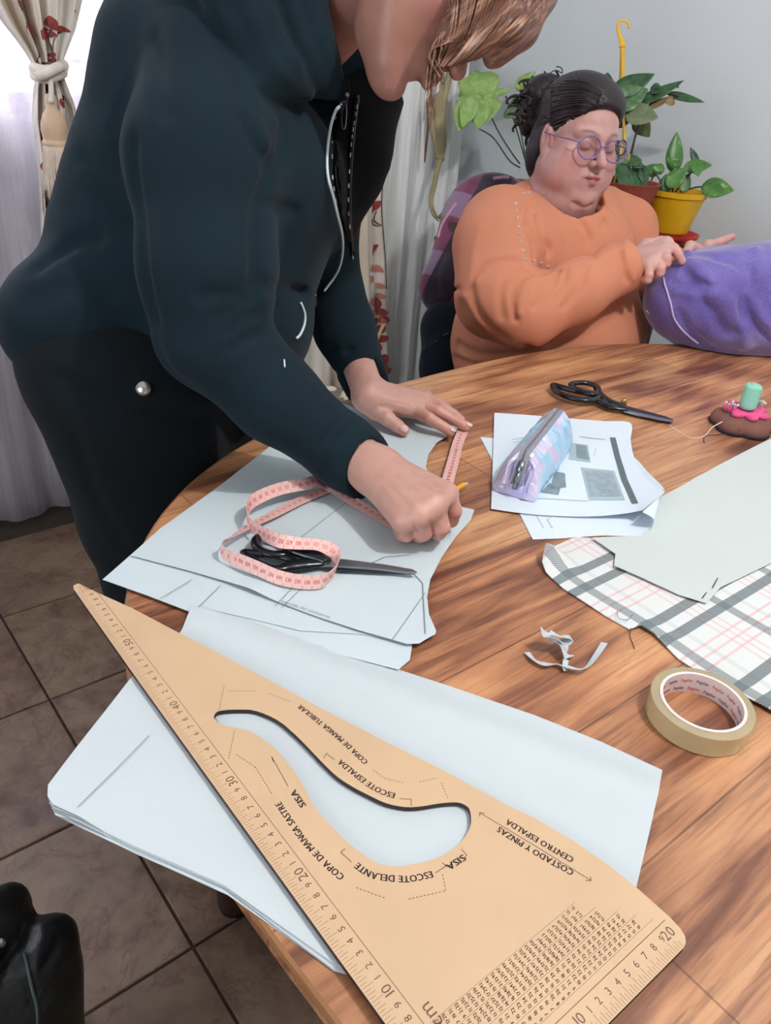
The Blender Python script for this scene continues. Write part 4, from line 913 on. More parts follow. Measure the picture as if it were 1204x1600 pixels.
class Body:
    def __init__(s): s.ops = []; s.folds = []
    def u(s, f, k=0.02): s.ops.append((f, k, 'u')); return s
    def sub(s, f, k=0.01): s.ops.append((f, k, 's')); return s
    def cut(s, f, k=0.004): s.ops.append((f, k, 'i')); return s
    def base(s, P):
        d = None
        for f, k, o in s.ops:
            g = f(P)
            if d is None: d = g
            elif o == 'u': d = smin(d, g, k)
            elif o == 's': d = smax(d, -g, k)
            else: d = smax(d, g, k)
        return d
    def __call__(s, P):
        P = np.asarray(P, float); d = s.base(P)
        for f, w, dep in s.folds:
            m = np.abs(d) < 0.03
            if m.any(): q_ = f(P[m])/w; d[m] += dep*np.exp(-q_*q_)
        return d
    def hit(s, px, t0=0.5, t1=3.2):
        out = []
        for p in px:
            r_ = ray(*p[:2]); L = np.linalg.norm(r_); t = t0
            for _ in range(90):
                d = s.base((CO+r_*t)[None])[0]
                if d < 0.0004 or t > t1: break
                t += max(d*0.8, 0.0005)/L
            if t > t1 and len(out): t = ((out[-1]-CO) @ CF)
            out.append(CO+r_*t)
        return np.array(out)
    def fold(s, px, w=0.006, dep=0.005):
        """crease (dep>0) or ridge (dep<0) following photo points on the surface"""
        P = catmull(s.hit(px), 4); n = len(P)
        fs = [cap(P[i], P[i+1], 0.0) for i in range(n-1)]
        c = P.mean(0); R_ = np.linalg.norm(P-c, axis=1).max()+w*3
        def f(Q):
            out = np.full(len(Q), w*9.0); m = np.linalg.norm(Q-c, axis=1) < R_
            if m.any(): out[m] = np.min([g(Q[m]) for g in fs], axis=0)
            return out
        s.folds.append((f, w, dep)); return s
def polyg(f, lo, hi, h):
    """surface nets on a block-sparse grid"""
    lo = np.asarray(lo, float); hi = np.asarray(hi, float); B = 6
    nb = np.ceil((hi-lo)/h/B).astype(int)+1; n = nb*B
    bx = [lo[k]+(np.arange(nb[k])*B+(B-1)/2)*h for k in range(3)]
    C = np.stack(np.meshgrid(*bx, indexing='ij'), -1).reshape(-1, 3)
    dC = np.concatenate([f(C[i:i+200000]) for i in range(0, len(C), 200000)])
    act = np.abs(dC) < (B*h*0.87+0.012)
    F3 = np.where(dC < 0, -1.0, 1.0).reshape(nb)
    G = np.repeat(np.repeat(np.repeat(F3, B, 0), B, 1), B, 2).astype(np.float32)
    ai = np.argwhere(act.reshape(nb)); off = np.stack(np.meshgrid(*[np.arange(B)]*3, indexing='ij'), -1).reshape(-1, 3)
    for i in range(0, len(ai), 3000):
        idx = (ai[i:i+3000, None, :]*B+off[None]).reshape(-1, 3); G[idx[:, 0], idx[:, 1], idx[:, 2]] = f(lo+idx*h)
    ins = G < 0; c = np.zeros(np.array(G.shape)-1, dtype=np.int8)
    for a in (0, 1):
        for b in (0, 1):
            for e in (0, 1): c += ins[a:G.shape[0]-1+a, b:G.shape[1]-1+b, e:G.shape[2]-1+e]
    cells = np.argwhere((c > 0) & (c < 8)); acc = np.zeros((len(cells), 3)); cnt = np.zeros(len(cells))
    cor = [(a, b, e) for a in (0, 1) for b in (0, 1) for e in (0, 1)]
    for p in cor:
        for k in range(3):
            if p[k] == 0:
                r_ = list(p); r_[k] = 1; va = G[tuple((cells+p).T)]; vb = G[tuple((cells+r_).T)]; m = (va < 0) != (vb < 0)
                t = np.where(m, va/(va-vb+1e-20), 0); q_ = np.tile(np.array(p, float), (len(cells), 1)); q_[:, k] += t; acc[m] += q_[m]; cnt[m] += 1
    V = lo+(cells+acc/cnt[:, None])*h
    I = np.full(c.shape, -1, dtype=np.int64); I[tuple(cells.T)] = np.arange(len(cells)); Fq = []
    for k in range(3):
        a, b = (k+1) % 3, (k+2) % 3
        sl0 = [slice(1, -1)]*3; sl0[k] = slice(0, G.shape[k]-1); sl1 = [slice(1, -1)]*3; sl1[k] = slice(1, G.shape[k])
        A_ = ins[tuple(sl0)]; B_ = ins[tuple(sl1)]
        for sgn, m in ((1, A_ & ~B_), (0, ~A_ & B_)):
            e = np.argwhere(m); e[:, a] += 1; e[:, b] += 1
            q_ = []
            for da, db in ((-1, -1), (0, -1), (0, 0), (-1, 0)):
                x = e.copy(); x[:, a] += da; x[:, b] += db; q_.append(I[tuple(x.T)])
            q_ = np.stack(q_, 1)
            if not sgn: q_ = q_[:, ::-1]
            Fq.append(q_[(q_ >= 0).all(1)])
    return V, np.concatenate(Fq)
def organic(name, f, lo, hi, h, mat, parent=None, tint=None, extra=None, base=None):
    V, Fq = polyg(f, lo, hi, h)
    # one projection step to smooth the net
    e = h*0.5; d = f(V); g = np.stack([f(V+np.eye(3)[k]*e)-f(V-np.eye(3)[k]*e) for k in range(3)], 1); gl = np.linalg.norm(g, axis=1)+1e-9
    V = V-g/gl[:, None]*np.clip(d, -h, h)[:, None]
    if extra:
        Vs, Fs = [V], [Fq]; n = len(V)
        for (v2, f2) in extra: Vs.append(v2); Fs.append(f2+n); n += len(v2)
        V = np.concatenate(Vs); Fq = np.concatenate(Fs)
    return mk(name, V, Fq, mat, parent, smooth=True, attr=None if tint is None else tint(V), base=base)
def bounds(pts, pad): P = np.array(pts); return P.min(0)-pad, P.max(0)+pad

# ------------------------------------------------------------------ people materials
def skin_mat(name, tone):
    q = N(name); at = q.n('VertexColor', layer_name='tint'); v = q.coord(); n1 = q.noise(v, 60, 3)
    c = q.mix(1.0, at.outputs[0], q.ramp(n1, [(0.3, (0.93, 0.91, 0.90)), (0.7, (1.05, 1.03, 1.02))]), 'MULTIPLY')
    q.p(Base_Color=c, Roughness=0.48); q.b.inputs['Subsurface Weight'].default_value = 0.12; q.b.inputs['Subsurface Radius'].default_value = (0.6, 0.2, 0.12); q.b.inputs['Subsurface Scale'].default_value = 0.012
    q.bump(q.noise(v, 700, 2), 0.12, 0.0004); return q.m
M_SKIN = skin_mat('skin', None)
def cloth_mat(name, rgb, var=.12, fz=.25):
    q = N(name); v = q.coord(); n1 = q.noise(v, 9, 4); n2 = q.noise(v, 900, 2); c = lin(rgb)
    q.p(Base_Color=q.ramp(q.math('ADD', q.math('MULTIPLY', n1, .6), q.math('MULTIPLY', n2, .4)), [(0.3, tuple(x*(1-var) for x in c)), (0.7, tuple(min(1, x*(1+var)) for x in c))]), Roughness=0.92)
    q.b.inputs['Sheen Weight'].default_value = fz; q.b.inputs['Specular IOR Level'].default_value = 0.12; q.b.inputs['Sheen Roughness'].default_value = .5; q.bump(n2, .25, .0006); return q.m
M_HOODIE = cloth_mat('dark_teal_fleece', (23, 38, 47), .16, .04); M_PANTS = cloth_mat('black_trousers', (20, 27, 32), .15, .04)
M_BLACKSHIRT = cloth_mat('black_shirt', (13, 15, 20), .1, .03); M_ORANGE = cloth_mat('orange_sweatshirt', (206, 136, 108), .05, .06)
def hair_mat(name, stops, flow=None, rough=.42):
    q = N(name); tc = q.n('TexCoord')
    if flow is None: flow = CR
    fl = np.array(flow, float); fl /= np.linalg.norm(fl); n1_ = np.cross(fl, CF); n1_ /= np.linalg.norm(n1_); n2_ = np.cross(fl, n1_); cb = q.n('CombineXYZ')
    for k, (ax_, sc_) in enumerate(((fl, 6.), (n1_, 110.), (n2_, 110.))):
        dn = q.n('VectorMath', operation='DOT_PRODUCT'); q.t.links.new(tc.outputs['Object'], dn.inputs[0]); dn.inputs[1].default_value = tuple(ax_*sc_); q.t.links.new(dn.outputs['Value'], cb.inputs[k])
    n1 = q.noise(cb.outputs[0], 1.6, 4, .65, .4); q.p(Base_Color=q.ramp(n1, stops), Roughness=rough); q.bump(n1, .7, .002); return q.m
M_HAIR1 = hair_mat('brown_highlighted_hair', [(0.34, lin((66, 40, 31))), (0.5, lin((112, 72, 54))), (0.72, lin((178, 140, 116)))], CR*.75-CU*-.62)
M_HAIR2 = hair_mat('dark_brown_hair', [(0.3, lin((20, 17, 22))), (0.6, lin((40, 29, 34))), (0.8, lin((74, 46, 50)))], CR*.9+CU*-.4)

# ------------------------------------------------------------------ head in local axes (x her right, y forward, z up)
def head_sdf(R_, c, s, plump=0.0, lip=0.0):
    """R_: rows = local axes in world; returns Body acting on world points"""
    R_ = np.asarray(R_, float); c = np.asarray(c, float)
    b = Body(); L = lambda p: c+s*(np.asarray(p, float) @ R_)
    e = lambda p, r, k=.015: b.u(ell(L(p), np.array(r)*s, R_), k*s)
    w = 1+0.16*plump
    e((0, -.018, .035), (.074, .094, .088)); e((0, .028, .038), (.062, .056, .060), .02); e((0, .026, -.030), (.060*w, .058, .062), .02)
    e((0, .034 if lip else .030, -.072), ((.040 if lip else .045*w), .044, .040), .02); b.u(cap(L((0, .062, -.098)), L((0, .066, -.102)), .021*s), .02*s)
    for sx in (-1, 1):
        b.u(cap(L((sx*.050*w, -.008, -.046 if lip else -.052)), L((sx*.014, .058, -.096)), (.014 if lip else .018)*s, (.015 if lip else .019)*s), (.014 if lip else .022)*s)
        e((sx*.040*w, .050, -.020), (.022, .020, .022), .018)
        if plump: e((sx*.040*w, .028, -.058), (.034, .042, .040), .03); 
        b.u(cap(L((sx*.010, .081, .023)), L((sx*.044, .064, .025)), .009*s), .014*s)
    if lip: b.u(cap(L((0, .070, -.100)), L((0, .078, -.104)), .016*s), .012*s)
    if plump: e((0, .014, -.118), (.064, .058, .036), .022); e((0, -.01, -.14), (.07, .062, .045), .03)
    for sx in (-1, 1): b.sub(ell(L((sx*.031, .098, .004)), np.array((.019, .017, .012))*s, R_), .012*s)
    for sx in (-1, 1): e((sx*.031, .073, .004), (.0155, .0125, .0125), .003)
    b.u(chain([L((0, .078, .018)), L((0, .093, -.008)), L((0, .108, -.027))], [.007*s, .0085*s, .0105*s]), .010*s)
    for sx in (-1, 1): b.u(cap(L((sx*.011, .094, -.031)), L((sx*.012, .090, -.030)), .0075*s), .005*s); b.sub(cap(L((sx*.006, .103, -.040)), L((sx*.007, .098, -.036)), .003*s), .002*s)
    e((0, .074, -.062), (.030, .017, .024), .012)
    mwd = 1+.2*plump; b.u(chain([L((-.023*mwd, .080-.003*plump, -.0600)), L((-.009, .0915+lip, -.0545)), L((0, .0905+lip, -.0562)), L((.009, .0915+lip, -.0545)), L((.023*mwd, .080-.003*plump, -.0600))], [.002*s, .0050*s, .0048*s, .0050*s, .002*s]), .003*s)
    b.u(chain([L((-.021, .079, -.0625)), L((0, .0895+lip, -.0672)), L((.021, .079, -.0625))], [.003*s, .0066*s, .003*s]), .003*s)
    b.sub(chain([L((-.025*mwd, .081-.003*plump, -.0608)), L((0, .097+lip, -.0610)), L((.025*mwd, .081-.003*plump, -.0608))], [.0012*s, .0016*s, .0012*s]), .002*s)
    if plump:
        cr_ = chain([L((-.040, .045, -.100)), L((-.018, .076, -.1165)), L((.018, .076, -.1165)), L((.040, .045, -.100))], [.0001]*4)
        b.folds.append((lambda P: cr_(P), .006*s, .0045*s))
    for sx in (-1, 1):   # lid crease, ears
        b.sub(chain([L((sx*.018, .0855, -.003)), L((sx*.031, .0885, -.0065)), L((sx*.044, .0785, -.003))], [.0009*s]*3), .0012*s)
        e((sx*.077, -.010, .002), (.009, .018, .031), .006); e((sx*.076, -.004, -.026), (.007, .010, .012), .005)
        b.sub(ell(L((sx*.087, -.006, .006)), np.array((.006, .009, .018))*s, R_), .004*s)
    return b, L
def tint_face(R_, c, s, skin, lips, cheek):
    R_ = np.asarray(R_); c = np.asarray(c); sk = np.array(lin(skin)); lp_ = np.array(lin(lips)); ck = np.array(lin(cheek))
    def f(V):
        q_ = ((V-c) @ R_.T)/s; out = np.tile(sk, (len(V), 1))
        for sx in (-1, 1):
            g = np.exp(-(((q_-np.array([sx*.045, .055, -.030]))/np.array([.022, .03, .022]))**2).sum(1))[:, None]; out = out*(1-g*.8)+ck*g*.8
            g = np.exp(-(((q_-np.array([sx*.078, -.01, .0]))/np.array([.02, .03, .04]))**2).sum(1))[:, None]; out = out*(1-g*.35)+ck*g*.35
        g = np.exp(-(((q_-np.array([0, .105, -.03]))/np.array([.014, .014, .014]))**2).sum(1))[:, None]; out = out*(1-g*.5)+ck*g*.5
        zc = -.0610-.0*np.abs(q_[:, 0]); m = (np.abs(q_[:, 0])/.0245)**2+((q_[:, 2]-zc)/(.0102*(1-.3*np.abs(q_[:, 0])/.024)))**2
        g = (np.clip(1.35-m, 0, 1)*(q_[:, 1] > .07))[:, None]; out = out*(1-g*.85)+lp_*g*.85
        for sx in (-1, 1):   # upper lid line and brow
            m = np.exp(-((q_[:, 0]-sx*.031)/.017)**4-((q_[:, 2]+.005)/.0016)**2)*(q_[:, 1] > .06); out = out*(1-.6*m[:, None])+np.array(lin((70, 44, 44)))*.6*m[:, None]
            m = np.exp(-((q_[:, 0]-sx*.030)/.019)**4-((q_[:, 2]-.0265-.004*np.cos((q_[:, 0]-sx*.033)*90))/.0028)**2)*(q_[:, 1] > .05); out = out*(1-.72*m[:, None])+np.array(lin((66, 46, 42)))*.72*m[:, None]
        return np.c_[out, np.ones(len(V))]
    return f
def flat_tint(rgb): 
    c = np.array(lin(rgb)); return lambda V: np.tile(np.r_[c, 1.0], (len(V), 1))
def cam_axes(right, fwd, up):
    """local axes given in (image right, image up, away) components -> rows in world, orthonormalised"""
    t = lambda v: CR*v[0]+CU*v[1]+CF*v[2]
    f = t(fwd); f /= np.linalg.norm(f); u_ = t(up); u_ = u_-(u_ @ f)*f; u_ /= np.linalg.norm(u_); return np.array([np.cross(f, u_), f, u_])
def nail(parent, tip, prev, up, w=.0055, L=.010, off=.0):
    t = tip-prev; t /= np.linalg.norm(t); up = up-(up @ t)*t; up /= np.linalg.norm(up); s_ = np.cross(t, up); c = tip+up*off; V = []; F_ = []
    for i in range(5):
        for k in range(5):
            a = (k-2)/2; y = (i/4-.55)*L; ww = w*math.sqrt(max(0.05, 1-(abs(i-1.8)/2.6)**3)); V.append(c+t*y+s_*a*ww-up*(a*a*.0026))
    for i in range(4):
        for k in range(4): j = i*5+k; F_.append((j, j+1, j+6, j+5))
    o = mk('fingernail', V, F_, simple('nail', (226, 184, 178), .25, var=.02), parent, smooth=True); o.modifiers.new('s', 'SOLIDIFY').thickness = .0006; return o

# ================================================================== WOMAN STANDING
def foot(c, dirv, w=.045, L=.24):
    d_ = np.array([*dirv, 0.]); d_ /= np.linalg.norm(d_); return [c-d_*.05+[0, 0, .045], c+d_*.06+[0, 0, .045], c+d_*(L-.06)+[0, 0, .032]]
p1 = E('person', (0.45, 1.06, 0.0), 'woman in dark teal zip hoodie leaning over the table, holding a pencil', 'person')
hd_ax = cam_axes(None, (.57, -.76, .26), (.76, .64, .06)); HS1 = .96
HC1 = D(607, 147, .885)-HS1*(np.array([0, .084, -.112]) @ hd_ax)
chin_w = HC1+HS1*(np.array([0, .080, -.112]) @ hd_ax); pass
head1, L1 = head_sdf(hd_ax, HC1, HS1, lip=.009)
head1.sub(cap(L1((-.012, .096, -.0815)), L1((.012, .096, -.0815)), .006), .010)
neck_a = HC1+HS1*(np.array([0, -.045, -.035]) @ hd_ax)+CF*.012; neck_b = D(478, 45, .985)
head1.u(cap(neck_a, neck_b, .050, .058), .006)
lo, hi = bounds([HC1-.13, HC1+.13, neck_b-.05, neck_b+.05], .01)
SK1, LP1, CK1 = (157, 112, 99), (124, 52, 60), (158, 90, 86)  # face darker than the hands, its shade put into the skin colour
hv = polyg(head1, lo, hi, .0024)
# hands
def hand(wr, mcps, fingers, thumb, r_w=.026, rf=.0085, thick=.0125, forearm=None):
    b = Body(); b.u(cap(wr, np.mean(mcps, axis=0), r_w, .016), .012)
    for i, m_ in enumerate(mcps): b.u(cap(wr+(m_-np.mean(mcps, axis=0))*.45, m_, .017, thick*1.02), .012)
    for i in range(len(mcps)-1): b.u(cap(mcps[i], mcps[i+1], thick*.86), .006)
    for i, fg in enumerate(fingers):
        rr = [thick*.86, rf*1.06, rf*.98, rf*.86] if i < 3 else [thick*.78, rf*.92, rf*.86, rf*.76]
        g = chain([mcps[i]]+list(fg), rr, .002); b.u(g, .0028)
    b.u(chain([wr*.6+thumb[0]*.4, thumb[0], thumb[1], thumb[2], thumb[3]] if len(thumb) > 3 else [wr*.5+thumb[0]*.5]+list(thumb), [.018, .016, .0115, .0095, .0082][:len(thumb)+1], .004), .006)
    if forearm is not None: b.u(cap(wr, forearm, r_w*.98, r_w*1.05), .012)
    return b
def ZT(x, y, h): return Z(x, y, T+h)
wl = ZT(577, 618, .052); fal = D(556, 560, 1.27)
mL = [ZT(645, 641, .034), ZT(654, 633, .037), ZT(660, 626, .035), ZT(662, 620, .031)]
fL = [[ZT(670, 653, .034), ZT(690, 666, .024), ZT(703, 675, .0175)], [ZT(684, 643, .036), ZT(709, 656, .026), ZT(728, 667, .0175)], [ZT(688, 636, .033), ZT(707, 647, .024), ZT(719, 656, .017)], [ZT(682, 629, .028), ZT(696, 637, .021), ZT(706, 644, .016)]]
tL = [ZT(588, 640, .036), ZT(604, 653, .030), ZT(620, 665, .022), ZT(631, 673, .0175)]
handL = hand(wl, mL, fL, tL, .025, .0085, .0125, fal)
wr_ = ZT(590, 737, .062); far_ = D(541, 706, 1.010)
mR = [ZT(697, 772, .066), ZT(679, 790, .068), ZT(655, 805, .062), ZT(630, 813, .052)]
fR = [[ZT(708, 798, .046), ZT(704, 812, .026), ZT(694, 806, .018)], [ZT(689, 824, .042), ZT(684, 832, .022), ZT(672, 822, .018)], [ZT(661, 832, .036), ZT(655, 836, .019), ZT(645, 826, .017)], [ZT(635, 835, .030), ZT(629, 836, .018), ZT(622, 826, .017)]]
tR = [ZT(640, 752, .046), ZT(672, 762, .040), ZT(694, 774, .030), ZT(702, 786, .022)]
handR = hand(wr_, mR, fR, tR, .030, .0098, .0142, far_)
handR.fold([(648, 822), (655, 832)], .002, .003); handR.fold([(672, 815), (676, 830)], .002, .003); handR.fold([(697, 797), (700, 818)], .0022, .003)
for px in ([(600, 760), (628, 795)], [(612, 752), (650, 790)], [(625, 742), (675, 775)]): handR.fold(px, .005, -.0011)
for px in ([(600, 622), (640, 630)], [(598, 628), (636, 638)]): handL.fold(px, .003, -.0010)
handL.fold([(593, 634), (606, 641), (622, 650)], .0022, .002)
l1, h1_ = bounds([wl, *mL, *[x for f in fL for x in f], *tL, fal], .035); hl = polyg(handL, l1, h1_, .0017)
l2, h2_ = bounds([wr_, *mR, *[x for f in fR for x in f], *tR, far_], .040); hr = polyg(handR, l2, h2_, .0017)
# inner torso, arms and legs so that the body is one continuous figure
SHR, ELR, WRR = D(335, 95, .875), D(328, 515, .93), wr_
SHL, ELL, WLL = D(560, 140, 1.14), D(525, 430, 1.22), wl
HIP = D(205, 545, 1.14)
LEG = [(.40, 1.06, .86), (.44, 1.04, .50), (.46, 1.06, .08)]; LEG2 = [(.53, 1.16, .86), (.56, 1.16, .50), (.60, 1.18, .08)]
bodyc = Body()
bodyc.u(chain([HIP, D(330, 400, 1.10), D(430, 250, 1.06), D(470, 60, .99)], [.13, .12, .12, .06], .05), .03)
for ch, rr in (([SHR, ELR, far_*.5+wr_*.5], [.045, .038, .026]), ([SHL, ELL, wl*.7+fal*.3], [.045, .036, .026])): bodyc.u(chain(ch, rr, .01), .03)
bodyc.u(cap(SHR, D(470, 60, .99), .045, .05), .03); bodyc.u(cap(SHL, D(470, 60, .99), .045, .05), .03)
for lg in (LEG, LEG2): bodyc.u(chain(lg, [.075, .055, .04], .02), .04); bodyc.u(chain(foot(np.array([lg[2][0], lg[2][1], 0]), (.7, -.6)), [.035, .038, .03], .01), .02)
_bc = bodyc.base
bt = None
def make_core(wraps, bounds_, h):
    return polyg(lambda P: np.maximum(_bc(P), np.min([g(P) for g in wraps], axis=0)+.014), *bounds_, h)
core_bounds = bounds([HIP, *LEG, *LEG2, SHR, SHL, ELR, ELL, D(470, 60, .99), (0.3, .9, 0), (.8, 1.3, 0), wr_], .16)
# hoodie
hood = Body()
hood.u(ep(184, 505, 1.13, 168, 118, .185, 12), .03)
hood.u(ep(320, 400, 1.09, 180, 140, .160, 20), .04)
hood.u(ep(365, 500, 1.09, 124, 118, .14, 0), .05)
hood.u(ep(392, 292, 1.03, 143, 150, .150, 0), .05)
hood.u(chain([D(338, -10, 1.0), D(298, 110, 1.0), D(284, 205, 1.03), D(262, 300, 1.06), D(236, 385, 1.09)], [.102, .110, .114, .125, .135], .03), .03)
hood.u(ep(420, -20, .98, 110, 110, .12, 0), .03)
hood.u(chain([D(526, 145, 1.13), D(518, 240, 1.13), D(500, 330, 1.13)], [.092, .074, .055], .03), .03)
hood.u(chain([D(345, 80, .93), D(318, 250, .90), D(325, 420, .905), D(330, 520, .925)], [.085, .083, .073, .066], .03), .025)
hood.u(chain([D(330, 520, .925), D(430, 622, .965), D(540, 708, 1.01), D(577, 734, 1.022)], [.063, .051, .043, .0425], .02), .012)
hood.u(chain([D(540, 160, 1.16), D(500, 385, 1.20), D(538, 515, 1.25), D(574, 606, 1.292)], [.06, .052, .045, .037], .02), .02)
cuffn = (wr_-far_)/np.linalg.norm(wr_-far_)
cutR = D(580, 737, 1.02); hood.cut(lambda P: np.minimum(np.where(np.linalg.norm(P-D(600, 745, 1.03), axis=1) < .11, (P-cutR) @ (cuffn*.9+CR*.25), -1.), 9.), .004)
hood.sub(chain([far_, wr_, D(640, 790, 1.03)], [.028, .032, .05]), .003)
# far sleeve cuff
cl = D(575, 607, 1.29); ln = (wl-fal)/np.linalg.norm(wl-fal); hood.cut(lambda P: np.where(np.linalg.norm(P-D(590, 640, 1.29), axis=1) < .085, (P-cl) @ ln, -1.), .004)
# open neck: carve for the shirt side, hood rolls
hood.sub(chain([D(570, 20, .97), D(588, 110, 1.02)], [.05, .040], .02), .015)
hood.u(chain([D(440, -60, .88), D(450, 20, .885), D(478, 90, .90), D(518, 138, .92)], [.050, .042, .034, .018], .02), .006)
hood.u(chain([D(362, -50, .845), D(386, 40, .857), D(430, 112, .872), D(492, 156, .905)], [.046, .038, .030, .014], .02), .004)
hood.sub(chain([D(560, -40, .90), D(556, 40, .92), D(562, 100, .945)], [.044, .036, .020], .02), .010)
F = lambda px, w, d_: hood.fold(px, w*1.15, d_*1.7)
F([(398, 470), (372, 482), (345, 498)], .007, .006); F([(402, 492), (375, 505), (350, 520)], .006, .005); F([(398, 455), (360, 462), (320, 462)], .008, .004); F([(408, 520), (382, 532), (362, 545)], .006, .004)
F([(425, 250), (418, 280), (405, 320), (400, 380), (399, 440)], .008, .008); F([(424, 262), (402, 230), (385, 190)], .007, .005); F([(434, 250), (444, 190), (440, 130)], .008, .004); F([(395, 130), (400, 190), (415, 240)], .010, -.004)
F([(415, 322), (440, 324), (460, 330)], .006, .004); F([(340, 50), (365, 110), (395, 170)], .012, .003); F([(235, 60), (245, 130), (262, 175)], .010, .004)
F([(206, 220), (212, 300), (222, 400), (240, 500)], .008, .006); F([(245, 540), (275, 590), (320, 640)], .008, .003)
F([(60, 415), (110, 380), (150, 370)], .010, .006); F([(50, 470), (110, 450), (170, 460)], .012, .004); F([(122, 250), (170, 300), (200, 340)], .012, .004)
F([(430, 480), (455, 455), (500, 452)], .006, .006); F([(400, 440), (430, 452), (480, 458)], .006, .005)
F([(505, 690), (530, 660), (545, 640)], .005, .003); F([(505, 742), (520, 700), (550, 655)], .0035, .0035); F([(490, 560), (520, 545), (545, 548)], .006, .004); F([(505, 590), (530, 580), (560, 585)], .006, .003)
F([(408, 0), (428, 55), (466, 115), (515, 152)], .010, .010); F([(372, 20), (392, 80), (428, 140), (480, 172)], .012, .010); F([(440, 0), (462, 60), (496, 112), (528, 140)], .008, .006); F([(405, 60), (432, 120), (480, 160), (520, 165)], .010, .008); F([(470, 0), (490, 60), (515, 110), (538, 138)], .008, .006)
jl, jh = bounds([D(0, 500, 1.12), D(200, 600, .95), D(370, -120, .9), D(370, -120, 1.15), D(640, 170, 1.2), D(600, 740, 1.0), D(600, 620, 1.32), D(100, 200, 1.15), D(500, 560, 1.2), D(330, 520, .85), D(200, 100, .85)], .06)
hoodo = organic('hoodie', hood, jl, jh, .0055, M_HOODIE, p1)
# trousers
tro = Body(); tro.u(ep(195, 560, 1.14, 150, 120, .17, 0), .03)
tro.u(chain([D(205, 600, 1.12), (.428, 1.045, .62), (.44, 1.04, .50), (.455, 1.05, .12)], [.135, .110, .098, .075], .03), .04); tro.u(chain([D(300, 560, 1.22), (.57, 1.16, .55), (.60, 1.17, .12)], [.12, .10, .075], .03), .04)
for px in ([(230, 640), (330, 655), (390, 640)], [(90, 590), (150, 615), (200, 625)], [(120, 690), (150, 780), (190, 850)]): tro.fold(px, .012, .005)
tro.cut(lambda P: .10-P[:, 2], .01)
organic('trousers', tro, *bounds([D(20, 500, 1.12), (.3, .88, .08), (.75, 1.35, .1), D(300, 450, 1.3)], .08), .009, M_PANTS, p1)
for lg in (LEG, LEG2):
    ft = foot(np.array([lg[2][0], lg[2][1], 0.]), (.7, -.6)); sb = Body().u(chain([ft[0], ft[1], ft[2]], [.045, .048, .040], .02)); sb.cut(lambda P: .001-P[:, 2], .002); organic('shoe', sb, *bounds(ft, .07), .007, M_BLACKPL, p1)
# black shirt at the open neck
def pj2(P):
    d = P-CO; w = d @ CF; return np.stack([602+FPX*(d @ CR)/w, 800-FPX*(d @ CU)/w], -1)
_rg = [(np.array((578., 152.)), 46., np.array((578., 168.)), 53.), (np.array((578., 168.)), 53., np.array((567., 250.)), 44.), (np.array((567., 250.)), 44., np.array((558., 330.)), 26.), (np.array((558., 330.)), 26., np.array((553., 402.)), 6.)]
def region(P):
    q_ = pj2(P); out = np.full(len(P), 99.)
    for a, ra, b, rb in _rg:
        ab = b-a; h = np.clip(((q_-a) @ ab)/(ab @ ab), 0, 1); out = np.minimum(out, np.linalg.norm(q_-a-h[:, None]*ab, axis=1)-(ra+(rb-ra)*h))
    return np.maximum(out*1.05/FPX, (P-D(560, 250, 1.16)) @ CF)
hood_shell = hood.base
shr = Body(); shr.u(lambda P: np.maximum(hood_shell(P)-.0045, region(P))); shr_core = lambda P: hood.base(P)
organic('inner_facing', lambda P: np.maximum(np.maximum(hood(P)-.0045, region(P)), -hood(P)-.02), *bounds([D(500, 90, .95), D(650, 100, .95), D(600, 420, 1.2), D(520, 60, 1.2)], .03), .0045, M_BLACKSHIRT, p1)
bt = make_core((hood.base, tro.base, shr_core), core_bounds, .010)
V = np.concatenate([hv[0], hl[0], hr[0], bt[0]]); o_ = 0; Fs = []
for q_ in (hv, hl, hr, bt): Fs.append(q_[1]+o_); o_ += len(q_[0])
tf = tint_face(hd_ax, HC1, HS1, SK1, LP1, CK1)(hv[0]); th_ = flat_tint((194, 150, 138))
def knuckle_tint(V, pts, rgb=(216, 140, 128), rad=.011):
    out = th_(V); c = np.array(lin(rgb))
    for p in pts: g = (np.exp(-((V-p)**2).sum(1)/rad**2)*.55)[:, None]; out[:, :3] = out[:, :3]*(1-g)+c*g
    return out
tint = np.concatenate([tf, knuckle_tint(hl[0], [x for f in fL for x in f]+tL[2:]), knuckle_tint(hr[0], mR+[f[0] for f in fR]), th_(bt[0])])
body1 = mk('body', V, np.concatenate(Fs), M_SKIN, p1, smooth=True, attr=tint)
for f, u0 in ((fL[1], .0088), (fL[0], .0088)): nail(body1, f[2]+(f[2]-f[1])*.10, f[1], np.array([0, 0, 1.]), .0058, .011, .0085)
nail(body1, tL[3]+(tL[3]-tL[2])*.05, tL[2], np.array([-.35, -.5, .8]), .0066, .012, .0088)
both = lambda P: np.minimum(hood.base(P), shr.base(P))
bb = Body(); bb.ops = [(both, 0, 'u')]
M_PIPING = simple('reflective_piping', (206, 222, 228), .3, var=.03)
zpx = catmull([(*p, 0) for p in ((531, 166), (524, 174), (516, 200), (511, 240), (512, 275), (520, 305), (527, 335), (534, 365), (535, 395), (527, 425), (506, 455))], 3)[:, :2]
zh = bb.hit(zpx); zd_ = (zh-CO) @ CF; zd_ = np.array([zd_[max(0, i-2):i+3].min() for i in range(len(zd_))]); zd_ = np.convolve(np.r_[zd_[:1], zd_[:1], zd_, zd_[-1:], zd_[-1:]], np.ones(5)/5, 'valid')-.0035
mk('zip_piping', *tube(catmull([D(*p, d_) for p, d_ in zip(zpx, zd_)], 3), .0018, 8), M_PIPING, p1, smooth=True)
mk('zip_piping', *tube(catmull(bb.hit([(470, 474), (476, 490), (476, 506), (470, 522), (463, 530)])-CF*.003, 5), .0018, 8), M_PIPING, p1, smooth=True)
